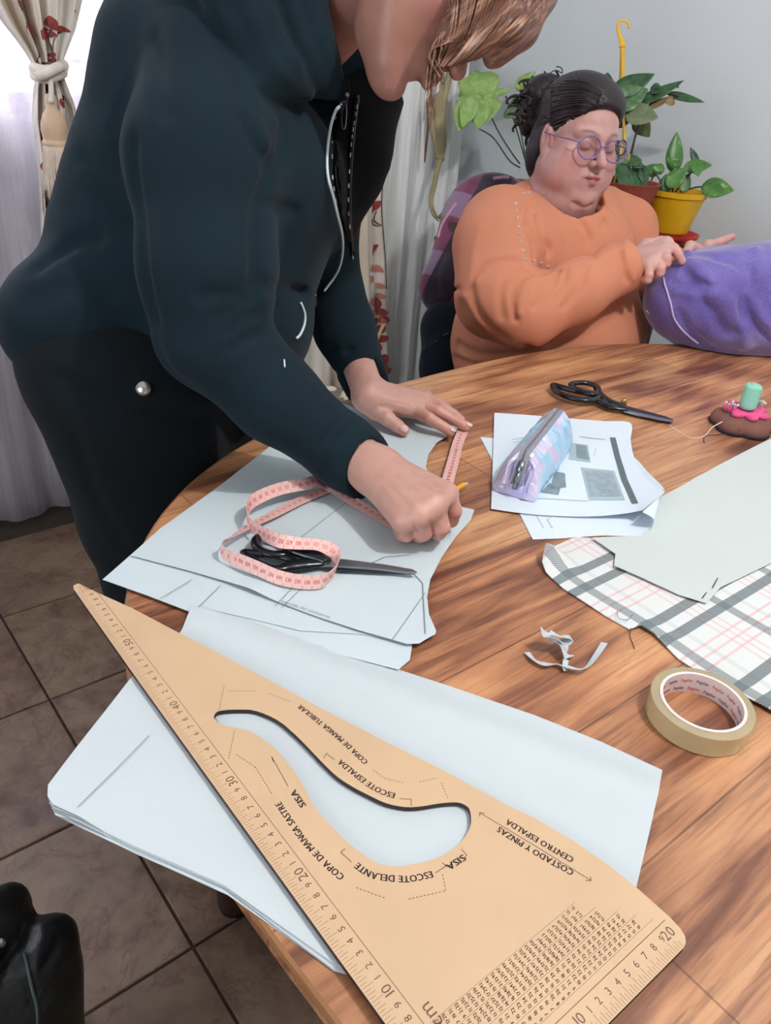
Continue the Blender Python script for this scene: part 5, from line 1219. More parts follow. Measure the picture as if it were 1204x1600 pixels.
mk('zip_piping', *tube(catmull(bb.hit([(444, 562), (445, 574)])-CF*.001, 3), .0010, 8), M_PIPING, p1, smooth=True)
M_SHINE = simple('silver_stitch', (214, 220, 224), .25, metal=.5)
def tape_on(pts, w, name, mat, parent, surf=bb):
    P = catmull(surf.hit(pts)-CF*.0025, 5); mk(name, *tube(P, w, 6, flat=.18, up=tuple(CF)), mat, parent, smooth=True)
zt = tape_on([(536, 160), (524, 185), (522, 225), (522, 270), (528, 310), (532, 340)], .0042, 'zip_tape', M_BLACKPL, p1); tape_on([(558, 150), (553, 190), (548, 240), (545, 300), (546, 350), (550, 400)], .0042, 'zip_tape', M_BLACKPL, p1)
for line, n in (([(533, 165), (524, 187), (521, 208), (519, 230), (519, 270), (521, 292), (524, 313)], 8), ([(558, 166), (554, 190), (551, 210), (548, 235), (545, 280), (544, 320), (547, 360), (551, 402)], 14)):
    C_ = catmull([(*p, 0) for p in line], 20)[:, :2]; idx = np.linspace(0, len(C_)-3, n).astype(int)
    for i in idx:
        a, b_ = bb.hit([C_[i], C_[i]+(C_[i+2]-C_[i])/np.linalg.norm(C_[i+2]-C_[i])*6.5])-CF*.0032; mk('silver_stitch', *tube([a, b_], .0011, 6), M_SHINE, p1)
zs_ = bb.hit([(543, 152), (540, 165), (538, 178), (536, 192), (537, 202)])-CF*.006
mk('zip_pull', *tube([zs_[0], zs_[1]], .0022, 8), M_STEEL, p1); mk('zip_pull', *tube(catmull([zs_[1], zs_[2]+CR*.0028, zs_[4]+CR*.002, zs_[4]-CR*.002, zs_[2]-CR*.0028], 5, True), .0008, 6, True), M_STEEL, p1)
bp = bb.hit([(223, 606)])[0]; bt2 = Body(); bt2.ops = [(lambda P: np.minimum(hood.base(P), tro.base(P)), 0, 'u')]; bp = bt2.hit([(223, 606)])[0]
mk('snap_button', *lathe([(.0001, .005), (.006, .0045), (.0085, .003), (.0095, .0), (.0095, -.004)], bp, 24, -CF*.9+CU*.1), simple('silver_button', (196, 194, 188), .25, metal=.7), p1, smooth=True)
zp_ = bb.hit([(493, 462), (494, 478)])-CF*.003; mk('pocket_zip_pull', *tube(zp_, .0016, 6), M_BRASS, p1)
# hair, standing woman
hw = lambda p: L1(p)
hr1 = Body(); hr1.u(ell(L1((0, -.026, .050)), np.array((.086, .100, .094))*HS1, hd_ax)); hr1.u(ell(L1((0, .035, .078)), np.array((.074, .062, .05))*HS1, hd_ax), .03)
hr1.u(chain([D(800, -30, .87), D(770, 30, .845), D(722, 70, .835), D(690, 98, .835)], [.05, .035, .020, .006], .02), .02)
hr1.u(chain([D(832, -20, .88), D(806, 40, .865), D(770, 78, .855), D(742, 92, .85)], [.03, .022, .013, .004], .02), .012)
hr1.u(chain([D(790, -40, .84), D(752, 20, .83), D(715, 62, .825), D(684, 96, .825)], [.035, .022, .012, .004], .02), .015)
hr1.sub(ell(L1((0, .050, -.065)), np.array((.11, .10, .085))*HS1, hd_ax), .01)
hr1.u(chain([D(770, -60, .835), D(745, 0, .825), D(708, 55, .822), D(676, 98, .823)], [.034, .026, .013, .004], .02), .012)
for i in range(16):
    t = i/15; a = (860-150*t, -20-18*t); b_ = (790-90*t+6*math.sin(i*2), 60-8*t); c_ = (735-62*t, 96+3*math.sin(i))
    pts_ = [(a[0]-30, a[1]), (b_[0], b_[1]), c_]
    hr1.fold([((a[0]*.45+b_[0]*.55), (a[1]*.45+b_[1]*.55)), b_, ((b_[0]+c_[0])/2+4, (b_[1]+c_[1])/2)], .0016, .0018 if i % 2 else -.0014)
organic('hair', hr1, *bounds([HC1-.13, HC1+.14, D(800, -60, .8), D(660, 110, .83), D(800, 100, .8)], .03), .0028, M_HAIR1, p1)
rnd = random.Random(11); st = MB()
for i in range(54):
    t = i/53; j = rnd.uniform(-5, 5); a = (858-150*t+j, -6); b_ = (815-112*t+j, 40+10*t); c_ = (772-82*t+j, 76+12*t); d_ = (738-58*t+j, 96+12*t)
    Pq = hr1.hit([a, b_, c_])-CF*.0012; P = list(Pq)+[Pq[-1]+(D(*d_, .83)-D(*c_, .83))]
    st.add(*tube(catmull(P, 6), [.0016, .0018, .0014, .0004], 5))
for i in range(46):
    t = rnd.random(); x1 = 660+rnd.uniform(0, 34); y1 = 110+rnd.uniform(-10, 100)*(1 if x1 < 676 else .25); dd = .815+rnd.uniform(-.006, .012)
    P = [D(745+t*70, -30, dd+.02), D(715+rnd.uniform(-14, 20), 35+t*14, dd), D(680+rnd.uniform(-8, 10), 80, dd), D(x1, y1, dd+.004)]
    st.add(*tube(catmull(P, 7), [.0012, .0012, .0009, .0003], 4))
for i in range(40):
    t = i/39; y0 = rnd.uniform(-4, 4); dd = .835+rnd.uniform(-.004, .006)
    P = [D(850-60*t, -30, dd+.035), D(812-70*t, 35+y0+10*t, dd+.012), D(765-50*t, 74+y0, dd+.0), D(712-40*t, 100+y0*1.5, dd)]
    st.add(*tube(catmull(P, 6), [.0014, .0014, .001, .0003], 4))
st.mk('loose_hair_strands', M_HAIR1, p1, smooth=True)['kind'] = 'stuff'
# ================================================================== WOMAN SEATED
p2 = E('person', (1.55, 1.30, 0.0), 'woman in an orange sweatshirt and round glasses seated across the table holding purple fabric', 'person')
A2_ = cam_axes(None, (.36, -.50, -.79), (.16, .85, -.50)); HC2 = CO+CR*.4102+CU*.7873+CF*1.705; HS2 = .96
head2, L2 = head_sdf(A2_, HC2, HS2, plump=1.0)
nk = D(868, 330, 1.80); head2.u(cap(L2((0, -.03, -.06)), nk, .066, .078), .03)
SK2, LP2, CK2 = (200, 156, 150), (168, 92, 102), (200, 132, 132)
hv = polyg(head2, *bounds([HC2-.12, HC2+.12, nk-.06, nk+.06], .02), .0027)
# near (right) hand and far (left) hand
w2 = D(985, 412, 1.655); f2 = D(930, 435, 1.66)
m2 = [D(1040, 381, 1.645), D(1037, 392, 1.625), D(1028, 404, 1.615), D(1014, 413, 1.61)]
g2 = [[D(1053, 388, 1.625), D(1060, 398, 1.62), D(1065, 408, 1.625)], [D(1041, 403, 1.60), D(1041, 411, 1.605), D(1034, 414, 1.62)], [D(1032, 418, 1.60), D(1031, 426, 1.605), D(1022, 428, 1.62)], [D(1014, 429, 1.60), D(1012, 437, 1.605), D(1004, 436, 1.62)]]
t2 = [D(1010, 385, 1.69), D(1032, 378, 1.69), D(1050, 388, 1.67), D(1062, 402, 1.65)]
hA = hand(w2, m2, g2, t2, .029, .0092, .015, f2)
w3 = D(1085, 402, 1.80); f3 = D(1040, 420, 1.84)
m3 = [D(1105, 384, 1.76), D(1112, 386, 1.78), D(1112, 392, 1.80), D(1110, 398, 1.81)]
g3 = [[D(1122, 379, 1.75), D(1133, 374, 1.75), D(1143, 370, 1.75)], [D(1128, 388, 1.76), D(1136, 394, 1.75), D(1140, 402, 1.75)], [D(1128, 394, 1.78), D(1135, 402, 1.78), D(1136, 410, 1.78)], [D(1124, 400, 1.80), D(1130, 408, 1.80), D(1130, 414, 1.80)]]
t3 = [D(1082, 390, 1.74), D(1078, 385, 1.71), D(1072, 394, 1.69), D(1069, 404, 1.675)]
hB = hand(w3, m3, g3, t3, .026, .009, .013, f3)
hl = polyg(hA, *bounds([w2, *m2, *[x for f in g2 for x in f], *t2, f2], .04), .002)
hr = polyg(hB, *bounds([w3, *m3, *[x for f in g3 for x in f], *t3, f3], .04), .002)
core = Body(); S2 = D(785, 375, 1.70); E2_ = D(800, 492, 1.64); S3 = D(965, 340, 1.90); E3_ = D(1000, 440, 1.93)
HP = np.array([1.50, 1.30, .55]); K1, K2 = np.array([1.40, .92, .50]), np.array([1.66, .90, .50])
core.u(chain([HP, D(860, 500, 1.86), D(860, 400, 1.84), nk], [.14, .14, .13, .06], .05))
core.u(chain([S2, E2_, w2], [.05, .04, .028], .02), .02); core.u(chain([S3, E3_, w3], [.05, .04, .026], .02), .02); core.u(cap(S2, nk, .05, .05), .03); core.u(cap(S3, nk, .05, .05), .03)
for kx, hx in ((K1, -.10), (K2, .10)):
    core.u(chain([HP+[hx, 0, -.02], kx, kx*[1, 1, 0]+[0, .02, .08]], [.085, .06, .042], .03), .04)
    core.u(chain(foot(np.array([kx[0], kx[1], 0.]), (0, -1)), [.035, .038, .03], .01), .02)
sw = Body()
sw.u(ep(862, 400, 1.84, 128, 108, .150, 0), .03); sw.u(ep(856, 525, 1.86, 150, 130, .175, 0), .06)
sw.u(ep(790, 380, 1.72, 78, 88, .10, 15), .05); sw.u(ep(870, 320, 1.84, 88, 36, .09, 0), .04)
sw.u(ell(HP+[0, 0, .04], (.22, .20, .15)), .06)
sw.u(chain([D(772, 385, 1.66), D(775, 465, 1.62), D(820, 489, 1.61)], [.088, .078, .070], .03), .03)
sw.u(chain([D(820, 487, 1.61), D(900, 455, 1.62), D(968, 418, 1.645), D(988, 408, 1.65)], [.070, .060, .050, .043], .02), .02)
sw.u(chain([D(940, 350, 1.90), D(975, 360, 1.90), D(995, 420, 1.90), D(1050, 415, 1.83)], [.085, .07, .056, .042], .03), .03)
sw.cut(lambda P: np.where(np.linalg.norm(P-w2, axis=1) < .09, (P-D(990, 408, 1.65)) @ ((w2-f2)/np.linalg.norm(w2-f2)), -1.), .004); sw.sub(cap(w2, D(1030, 392, 1.64), .031, .05), .004)
sw.sub(chain([L2((0, .02, -.10)), L2((0, -.02, -.16)), nk], [.075, .080, .06]), .006)
G = lambda px, w, d_: sw.fold(px, w*1.0, d_*2.2)
for px, w, d_ in (([(704, 430), (706, 455), (700, 465)], .008, .004), ([(735, 450), (745, 425), (775, 408), (810, 405)], .006, .005), ([(735, 450), (742, 480), (765, 512), (790, 530)], .008, .006),
                  ([(824, 425), (805, 445), (800, 470), (805, 500)], .006, .005), ([(835, 430), (818, 455), (810, 490)], .006, -.003), ([(812, 418), (790, 430), (782, 460), (785, 495)], .007, .004), ([(870, 422), (860, 450), (835, 480)], .006, .004), ([(885, 420), (880, 445), (868, 470)], .004, .004), ([(915, 415), (905, 450), (880, 480)], .007, .004),
                  ([(860, 420), (858, 395), (850, 370), (840, 340)], .008, .005), ([(845, 425), (835, 395), (825, 350), (832, 320)], .008, .004), ([(920, 335), (945, 350), (965, 380)], .010, .004), ([(935, 320), (960, 330), (985, 365)], .010, .003), ([(905, 345), (920, 375), (925, 400)], .010, .003),
                  ([(968, 395), (972, 420), (980, 440)], .006, .004), ([(976, 390), (982, 415), (990, 436)], .005, -.003), ([(820, 543), (860, 538), (920, 505), (975, 470)], .010, .008), ([(715, 540), (745, 555), (790, 556), (830, 550)], .010, .007), ([(712, 560), (740, 570), (775, 568)], .008, .005), ([(700, 455), (715, 452), (728, 456)], .005, .004),
                  ([(720, 480), (735, 505), (765, 530)], .012, .006), ([(740, 440), (740, 400), (750, 360)], .012, -.002), ([(830, 430), (850, 424), (872, 421)], .006, .005)): G(px, w, d_)
swo = organic('sweatshirt', sw, *bounds([D(700, 300, 1.7), D(700, 560, 1.7), HP-.25, HP+.25, D(1060, 420, 1.9), D(870, 260, 1.9), D(820, 500, 1.5), D(990, 380, 1.9)], .07), .0052, M_ORANGE, p2)
ts = Body()
for kx, hx in ((K1, -.10), (K2, .10)): ts.u(chain([HP+[hx, 0, -.03], kx, kx*[1, 1, 0]+[0, .02, .10]], [.115, .085, .065], .03), .04)
organic('trousers', ts, *bounds([HP, K1, K2, K1*[1, 1, 0], K2*[1, 1, 0]+[0, 0, .05]], .16), .014, M_PANTS, p2)
for kx in (K1, K2):
    ft = foot(np.array([kx[0], kx[1], 0.]), (0, -1)); sb = Body().u(chain(ft, [.045, .048, .040], .02)); sb.cut(lambda P: .001-P[:, 2], .002); organic('shoe', sb, *bounds(ft, .07), .008, M_BLACKPL, p2)
bt = polyg(lambda P: np.maximum(core.base(P), np.minimum(sw.base(P), ts.base(P))+.014), *bounds([HP, K1, K2, K1*[1, 1, 0], K2*[1, 1, 0], S2, S3, nk, E2_, w2], .16), .012)
V = np.concatenate([hv[0], hl[0], hr[0], bt[0]]); o_ = 0; Fs = []
for q_ in (hv, hl, hr, bt): Fs.append(q_[1]+o_); o_ += len(q_[0])
th_ = flat_tint((206, 164, 156))
tint = np.concatenate([tint_face(A2_, HC2, HS2, SK2, LP2, CK2)(hv[0]), knuckle_tint(hl[0], [x for f in g2 for x in f], (222, 150, 142)), knuckle_tint(hr[0], [x for f in g3 for x in f]+t3, (222, 140, 136)), th_(bt[0])])
mk('body', V, np.concatenate(Fs), M_SKIN, p2, smooth=True, attr=tint)
# ribbed collar and shoulder studs
col_ = sw.hit([(838, 280), (850, 300), (868, 318), (888, 330), (903, 334), (918, 330), (932, 316), (941, 300)])-CF*.002
mk('collar_rib', *tube(catmull(col_, 6), .0045, 8, flat=.7), M_ORANGE, p2, smooth=True)
for x, y in ((806, 318), (806, 329), (807, 340), (809, 354), (811, 365), (813, 377), (817, 391), (820, 405), (834, 407), (845, 411), (856, 416), (818, 302), (826, 301)):
    h = sw.hit([(x, y)])[0]; mk('shoulder_stud', *lathe([(.0001, .0022), (.002, .0016), (.0032, .0), (.0032, -.002)], h, 10, -CF), M_SHINE, p2, smooth=True)
# glasses
M_GLF = simple('lilac_glasses_frame', (126, 108, 160), .25, var=.15, scale=30); q = N('spectacle_lens'); tr = q.n('BsdfTransparent'); tr.inputs[0].default_value = (.95, .92, .97, 1); gl_ = q.n('BsdfGlossy', Roughness=.03); mx = q.n('MixShader'); mx.inputs[0].default_value = .07; q.t.links.new(tr.outputs[0], mx.inputs[1]); q.t.links.new(gl_.outputs[0], mx.inputs[2]); q.t.links.new(mx.outputs[0], q.out.inputs[0]); M_LENS = q.m
gl = E('glasses', tuple(L2((0, .1, .0))), 'round lilac framed glasses worn by the seated woman', 'glasses')
for sx in (-1, 1):
    P = [L2((sx*.034+.0245*math.cos(a), .1045-.012*((.034+.0245*math.cos(a)*sx*sx)/.06)**2-.002, .000+.0225*math.sin(a))) for a in np.linspace(0, 2*pi, 28, endpoint=False)]
    mk('rim', *tube(P, .0017, 8, True), M_GLF, gl, smooth=True)
    c_ = sum(P)/len(P); V = [c_]+P; mk('lens', V, [(0, i+1, (i+1) % 28+1) for i in range(28)], M_LENS, gl)
    mk('temple', *tube(catmull([L2((sx*.058, .094, .008)), L2((sx*.070, .085, .009)), L2((sx*.080, .02, .010)), L2((sx*.082, -.012, .012)), L2((sx*.080, -.026, .0))], 6), .0014, 6), M_GLF, gl, smooth=True)
mk('bridge', *tube(catmull([L2((-.0105, .1015, .004)), L2((0, .1045, .007)), L2((.0105, .1015, .004))], 5), .0016, 8), M_GLF, gl, smooth=True)
# hair with bun and curls
h2 = Body(); h2.u(ell(L2((0, -.030, .052)), np.array((.086, .094, .088))*HS2, A2_)); h2.u(ell(L2((0, .010, .078)), np.array((.076, .076, .056))*HS2, A2_), .03)
h2.u(ell(L2((.02, -.060, -.03)), np.array((.066, .05, .075))*HS2, A2_), .03)
h2.sub(ell(L2((0, .108, .026)), np.array((.070, .085, .054))*HS2, A2_), .010); h2.sub(ell(L2((0, .075, -.075)), np.array((.11, .085, .075))*HS2, A2_), .008); h2.sub(ell(L2((.084, .014, -.022)), np.array((.03, .028, .040))*HS2, A2_), .006)
h2.u(ep(848, 150, 1.76, 35, 30, .05, 20), .008); h2.u(ep(834, 172, 1.77, 22, 24, .035), .010); h2.u(ep(826, 196, 1.77, 15, 16, .03), .008)
rnd = random.Random(2)
for i in range(16):
    x, y = rnd.uniform(815, 880), rnd.uniform(122, 200); h2.fold([(x, y), (x+rnd.uniform(5, 14), y-rnd.uniform(2, 12)), (x+rnd.uniform(14, 26), y+rnd.uniform(-8, 4))], .0022, .0030 if i % 2 else -.0022)
for i in range(14):
    t = i/13; h2.fold([(866-6*t, 135+62*t), (900+6*t, 136+42*t), (948-30*t, 155+25*t)], .0022, .0030 if i % 2 else -.0022)
organic('hair', h2, *bounds([HC2-.13, HC2+.13, D(810, 120, 1.8), D(810, 210, 1.8)], .03), .0033, M_HAIR2, p2)
st = MB()
for i in range(40):
    t = i/39; j = rnd.uniform(-3, 3); Pq = h2.hit([(862-4*t, 128+70*t+j), (885+2*t, 128+58*t+j), (912+2*t, 130+52*t+j), (940-14*t, 146+40*t+j)])-CF*.0012; st.add(*tube(catmull(Pq, 5), [.0018, .0016, .0012, .0005], 5))
for i in range(46):
    x, y = rnd.choice([(rnd.uniform(814, 838), rnd.uniform(150, 208)), (rnd.uniform(826, 868), rnd.uniform(126, 180))]); r = rnd.uniform(.004, .008); c_ = D(x, y, 1.75+rnd.uniform(-.03, .04)); ph = rnd.uniform(0, 6); dr = CR*math.cos(ph)+CU*math.sin(ph)
    P = [c_+dr*(k*.0030)+CR*r*math.cos(k*.7+ph)+CU*r*math.sin(k*.7+ph)+CF*.004*math.sin(k) for k in range(12)]
    st.add(*tube(P, [.0040, .0040, .0020], 5))
P = [D(*p, 1.72) for p in ((856, 128), (858, 116), (868, 110), (878, 114), (876, 106), (868, 104))]; st.add(*tube(catmull(P, 6), .0012, 5))
st.mk('curls', M_HAIR2, p2, smooth=True)['kind'] = 'stuff'
mk('hair_tie', *tube(catmull([D(878, 120, 1.70), D(884, 124, 1.685), D(892, 124, 1.68), D(890, 130, 1.69)], 4), .0045, 8), simple('teal_hair_tie', (40, 74, 92), .6), p2, smooth=True)

# ================================================================== PURPLE FABRIC
pf = Body(); pf.u(ep(1120, 455, 1.70, 106, 62, .12, 6), .02); pf.u(ep(1230, 450, 1.70, 120, 68, .13, 0), .05); pf.u(ep(1110, 500, 1.72, 80, 50, .11, -12), .04); pf.u(ep(1200, 500, 1.72, 130, 62, .12, 0), .04); pf.u(ep(1058, 470, 1.70, 48, 58, .08, 15), .02); pf.u(cap(D(1072, 398, 1.66), D(1082, 425, 1.67), .010, .05), .02)
pf.u(ep(1100, 420, 1.74, 60, 30, .07, 10), .02)
for px, w, d_ in (([(1075, 410), (1110, 440), (1150, 500), (1165, 540)], .012, -.007), ([(1070, 425), (1095, 460), (1130, 520)], .010, .006), ([(1130, 400), (1170, 430), (1160, 480), (1150, 520)], .014, .006), ([(1160, 475), (1175, 500), (1204, 530)], .008, .007), ([(1170, 460), (1190, 500), (1220, 520)], .010, -.006), ([(1050, 440), (1090, 440), (1120, 450)], .008, .005), ([(1055, 455), (1100, 462), (1140, 470)], .010, -.004), ([(1180, 390), (1186, 420), (1180, 450)], .010, -.005), ([(1090, 395), (1130, 405), (1180, 400)], .010, .004), ([(1060, 490), (1080, 520), (1110, 545)], .009, .005)): pf.fold(px, w, d_*1.7)
tbl = lambda P: (T+.0015)-P[:, 2]
def in_table(P):
    x = P[:, 0]-.994; y = P[:, 1]-.289; c, s = math.cos(.049), math.sin(.049); u = x*c+y*s; v = -x*s+y*c
    r = ((np.abs(u)/.829)**2.56+(np.abs(v)/.713)**2.56)**(1/2.56); return (r-1)*.75-.004
pf.sub(lambda P: np.maximum(np.maximum(-in_table(P)*-1.0, P[:, 2]-(T+.001)), (T-.05)-P[:, 2]), .003)
q = N('purple_mesh_cloth'); v = q.coord(); n1 = q.noise(v, 7, 3, .5, .5); vo = q.n('TexVoronoi'); q.set(vo.inputs['Vector'], v); vo.inputs['Scale'].default_value = 420
q.p(Base_Color=q.ramp(q.math('ADD', q.math('MULTIPLY', n1, .75), q.math('MULTIPLY', vo.outputs[0], .30)), [(.30, lin((78, 62, 142))), (.55, lin((108, 94, 172))), (.75, lin((138, 128, 190)))]), Roughness=.62); q.b.inputs['Sheen Weight'].default_value = .5; q.bump(vo.outputs[0], .3, .0008); M_PURP = q.m
pfe = E('purple_fabric', tuple(D(1120, 520, 1.66)), 'bundle of purple mesh fabric with white piping held by the seated woman', 'fabric')
organic('cloth', pf, *bounds([D(1000, 375, 1.6), D(1000, 375, 1.85), D(1330, 375, 1.9), D(1330, 570, 1.6), D(1000, 560, 1.7)], .07), .0058, M_PURP, pfe)
mk('piping', *tube(catmull(pf.hit([(1036, 434), (1038, 445), (1043, 460), (1048, 478), (1052, 496), (1062, 512), (1076, 526), (1090, 537)])-CF*.0008, 6), .0020, 8), simple('white_piping', (200, 190, 226), .6), pfe, smooth=True)
put(mk('white_tag', *tube([D(1009, 485, 1.70), D(1016, 491, 1.70)], .004, 8, flat=.3), simple('tag', (226, 220, 224), .6)), 'small white tag under the purple fabric in the lap of the seated woman', 'tag')
o_tag = bpy.data.objects['white_tag']; o_tag.parent = pfe; o_tag.location = tuple(np.array(o_tag.location)-ORG['purple_fabric']); o_tag.name = 'tag'
for k_ in ('label', 'category'): del o_tag[k_]

# ================================================================== CHAIR, FLEECE AND DARK JACKET BEHIND THE SEATED WOMAN
ch = E('dining_chair', (1.50, 1.36, 0), 'dark wooden chair the seated woman sits on, mostly hidden by her and the jacket', 'chair')
bk = D(760, 420, 2.02)
bA, bB = D(712, 440, 1.99), D(800, 420, 2.06); bA[2] = bB[2] = 0; bN = np.array([HP[0], HP[1], 0])-(bA+bB)/2; bN /= np.linalg.norm(bN); bN -= ((bB-bA) @ bN)*(bB-bA)/((bB-bA) @ (bB-bA)); bN /= np.linalg.norm(bN)
fA, fB = bA+bN*.42, bB+bN*.42; mm = MB()
qd = [bA, bB, fB, fA]; mm.add([p+[0, 0, .40] for p in qd]+[p+[0, 0, .44] for p in qd], [(0, 1, 2, 3), (7, 6, 5, 4), (0, 4, 5, 1), (1, 5, 6, 2), (2, 6, 7, 3), (3, 7, 4, 0)]); mm.mk('seat', M_DARKWOOD, ch)
for p in qd: mk('leg', *tube([p, p+[0, 0, .40]], [.018, .022], 8), M_DARKWOOD, ch, smooth=True)
for p in (bA, bB): mk('back_post', *tube([p+[0, 0, .44], p+[0, 0, .92]-bN*.03], [.022, .016], 8), M_DARKWOOD, ch, smooth=True)
for z in (.62, .76, .90): mk('back_rail', *tube([bA+[0, 0, z]-bN*(z-.44)*.06, bB+[0, 0, z]-bN*(z-.44)*.06], .022, 4, flat=.4), M_DARKWOOD, ch)
fl_ = Body(); fl_.u(ep(765, 345, 2.00, 76, 74, .05, 25), .02); fl_.u(ep(728, 400, 1.98, 54, 100, .055, -14), .03); fl_.u(ep(704, 448, 1.96, 50, 50, .055, -10), .03); fl_.u(ep(785, 420, 2.02, 75, 125, .045), .04); fl_.cut(lambda P: P[:, 0]-2.10, .004)
for px, w, d_ in (([(700, 350), (690, 400), (680, 460)], .010, .005), ([(740, 290), (720, 330), (705, 370)], .010, .004), ([(690, 430), (700, 460), (705, 480)], .008, -.004), ([(678, 400), (672, 440), (668, 470)], .006, .003)): fl_.fold(px, w, d_)
q = N('plaid_fleece'); 
def plaidband(x, per, a, b): t = q.math('MODULO', q.math('ADD', x, 50*per), per); return q.math('MULTIPLY', q.math('GREATER_THAN', t, a), q.math('LESS_THAN', t, b))
tc2 = q.n('TexCoord'); vm = []
for ax_ in (CR*.45+CU*.89, -CR*.89+CU*.45):
    dn = q.n('VectorMath', operation='DOT_PRODUCT'); q.t.links.new(tc2.outputs['Object'], dn.inputs[0]); dn.inputs[1].default_value = tuple(ax_); vm.append(dn.outputs['Value'])
b1 = plaidband(vm[0], .16, .0, .07); b2 = plaidband(vm[1], .16, .02, .09); b3 = plaidband(vm[0], .16, .10, .13); b4 = plaidband(vm[1], .16, .12, .145)
c_ = q.mix(b1, lin((112, 50, 84)), lin((130, 104, 134))); c_ = q.mix(q.math('MULTIPLY', b2, .92), c_, lin((24, 22, 38)))
q.p(Base_Color=c_, Roughness=.95); q.b.inputs['Sheen Weight'].default_value = .4; q.bump(q.noise(q.coord(), 400, 2), .5, .001); M_FLEECE = q.m
fj = E('fleece_jacket', tuple(D(720, 470, 2.0)), 'purple and black plaid fleece jacket hung over the chair back behind the seated woman', 'jacket')
organic('fleece_cloth', fl_, *bounds([D(650, 270, 2.0), D(650, 500, 1.9), D(890, 270, 2.05), D(890, 550, 2.05)], .08), .007, M_FLEECE, fj)
mk('pale_lining', *tube(catmull(fl_.hit([(684, 372), (690, 352), (700, 335), (712, 318)]), 5), .004, 8), simple('pink_lining', (190, 140, 170), .8), fj, smooth=True)
mk('pale_lining', *tube(catmull(fl_.hit([(770, 280), (782, 278), (794, 278)]), 5), .005, 8), MATS['pink_lining'], fj, smooth=True)
dk = Body(); dk.u(ep(698, 515, 1.95, 42, 46, .06), .02); dk.u(ep(694, 575, 1.93, 40, 60, .06), .03); dk.u(ep(725, 560, 1.96, 36, 80, .05), .03); dk.u(ep(700, 660, 1.93, 44, 70, .06), .03); dk.fold([(660, 552), (676, 535), (700, 520), (712, 512)], .005, -.005)
dj = E('navy_jacket', tuple(D(695, 640, 1.95)), 'dark navy jacket bundled low on the chair beneath the plaid fleece', 'jacket')
organic('jacket_cloth', dk, *bounds([D(650, 470, 1.9), D(760, 700, 1.9), D(650, 700, 2.0)], .07), .008, cloth_mat('navy_cloth', (22, 32, 44), .2, .1), dj)
mk('edge_stitching', *tube(catmull(dk.hit([(660, 553), (674, 538), (694, 524), (712, 514)])-CF*.002, 5), .0012, 6), simple('grey_thread', (92, 112, 118), .6), dj)

# ================================================================== PLANTS BY THE RIGHT WALL
def leaf_mesh(base, tip, side, W_, droop=.1, fold=.25, n=9, shape=0, wave=0.0):
    base = np.asarray(base, float); tip = np.asarray(tip, float); ax_ = tip-base; L = np.linalg.norm(ax_); ax_ = ax_/L; side = np.asarray(side, float); side = side-(side @ ax_)*ax_; side /= np.linalg.norm(side); up = np.cross(ax_, side)
    V = []; F_ = []
    for i in range(n+1):
        t = i/n; w = W_*.5*(math.sin(pi*min(1, t*.97+.02)**(.72 if shape == 0 else .5)))**(.85 if shape == 0 else .7)
        for k, s in enumerate((-1, -.5, 0, .5, 1)):
            V.append(base+ax_*L*t+side*w*s+up*(-droop*L*(t*t-t)*-1+abs(s)*w*fold+wave*w*math.sin(t*14+k)))
    for i in range(n):
        for k in range(4): j = i*5+k; F_.append((j, j+1, j+6, j+5))
    return V, F_
def leaf_mat(name, a, b, var=None, rough=.38):
    q = N(name); v = q.coord(); n1 = q.noise(v, 35, 4, .6, 1.0); st_ = [(.35, lin(a)), (.62, lin(b))]
    if var: st_.append((.68, lin(var)))
    q.p(Base_Color=q.ramp(n1, st_), Roughness=rough); q.b.inputs['Subsurface Weight'].default_value = .0; q.bump(n1, .3, .001); return q.m
M_LG = leaf_mat('light_leaf', (122, 160, 74), (156, 184, 116)); M_DG = leaf_mat('dark_leaf', (34, 66, 44), (62, 104, 62)); M_MG = leaf_mat('mid_leaf', (66, 104, 66), (110, 142, 96)); M_VAR = leaf_mat('variegated_leaf', (58, 112, 50), (96, 144, 74), (202, 212, 160)); M_OLD = leaf_mat('old_leaf', (132, 112, 70), (150, 130, 92)); M_SHADEL = leaf_mat('grey_green_leaf', (96, 112, 80), (122, 134, 100))
M_STEM = simple('green_stem', (58, 74, 58), .6, var=.1)
def leafo(parent, a, b, side, W_, mat, da, db, **k):
    V, F_ = leaf_mesh(D(*a, da), D(*b, db), side, W_, **k); o = mk('leaf', V, F_, mat, parent, smooth=True); s_ = o.modifiers.new('s', 'SOLIDIFY'); s_.thickness = .0009; return o
def stemo(parent, pts, r=.002): return mk('stem', *tube(catmull([D(*p) for p in pts], 6), r, 7), M_STEM, parent, smooth=True)
# tall philodendron behind the seated woman
pt1 = D(815, 300, 2.42); pt1[0] = min(pt1[0], 2.0)
ph_ = E('potted_philodendron', (pt1[0], pt1[1], 0), 'potted plant with big pale lobed leaves on long thin stems, left of the seated woman', 'potted plant')
def stand(parent, c, top, r, name='plant_stand'):
    mk(name, *lathe([(0, 0), (r*.9, 0), (r*.9, .02), (.03, .04), (.03, top-.03), (r, top-.02), (r, top), (0, top)], (c[0], c[1], 0), 24), M_DARKWOOD, parent, smooth=False)
st1 = E('plant_stand', (pt1[0], pt1[1], 0), 'dark wooden pedestal stand behind the seated woman carrying the pale leaved plant', 'stand'); zt1 = D(815, 300, 2.42)[2]-.12
mk('pedestal', *lathe([(0, 0), (.12, 0), (.12, .02), (.03, .05), (.03, zt1-.03), (.10, zt1-.02), (.10, zt1), (0, zt1)], (pt1[0], pt1[1], 0), 24), M_DARKWOOD, st1)
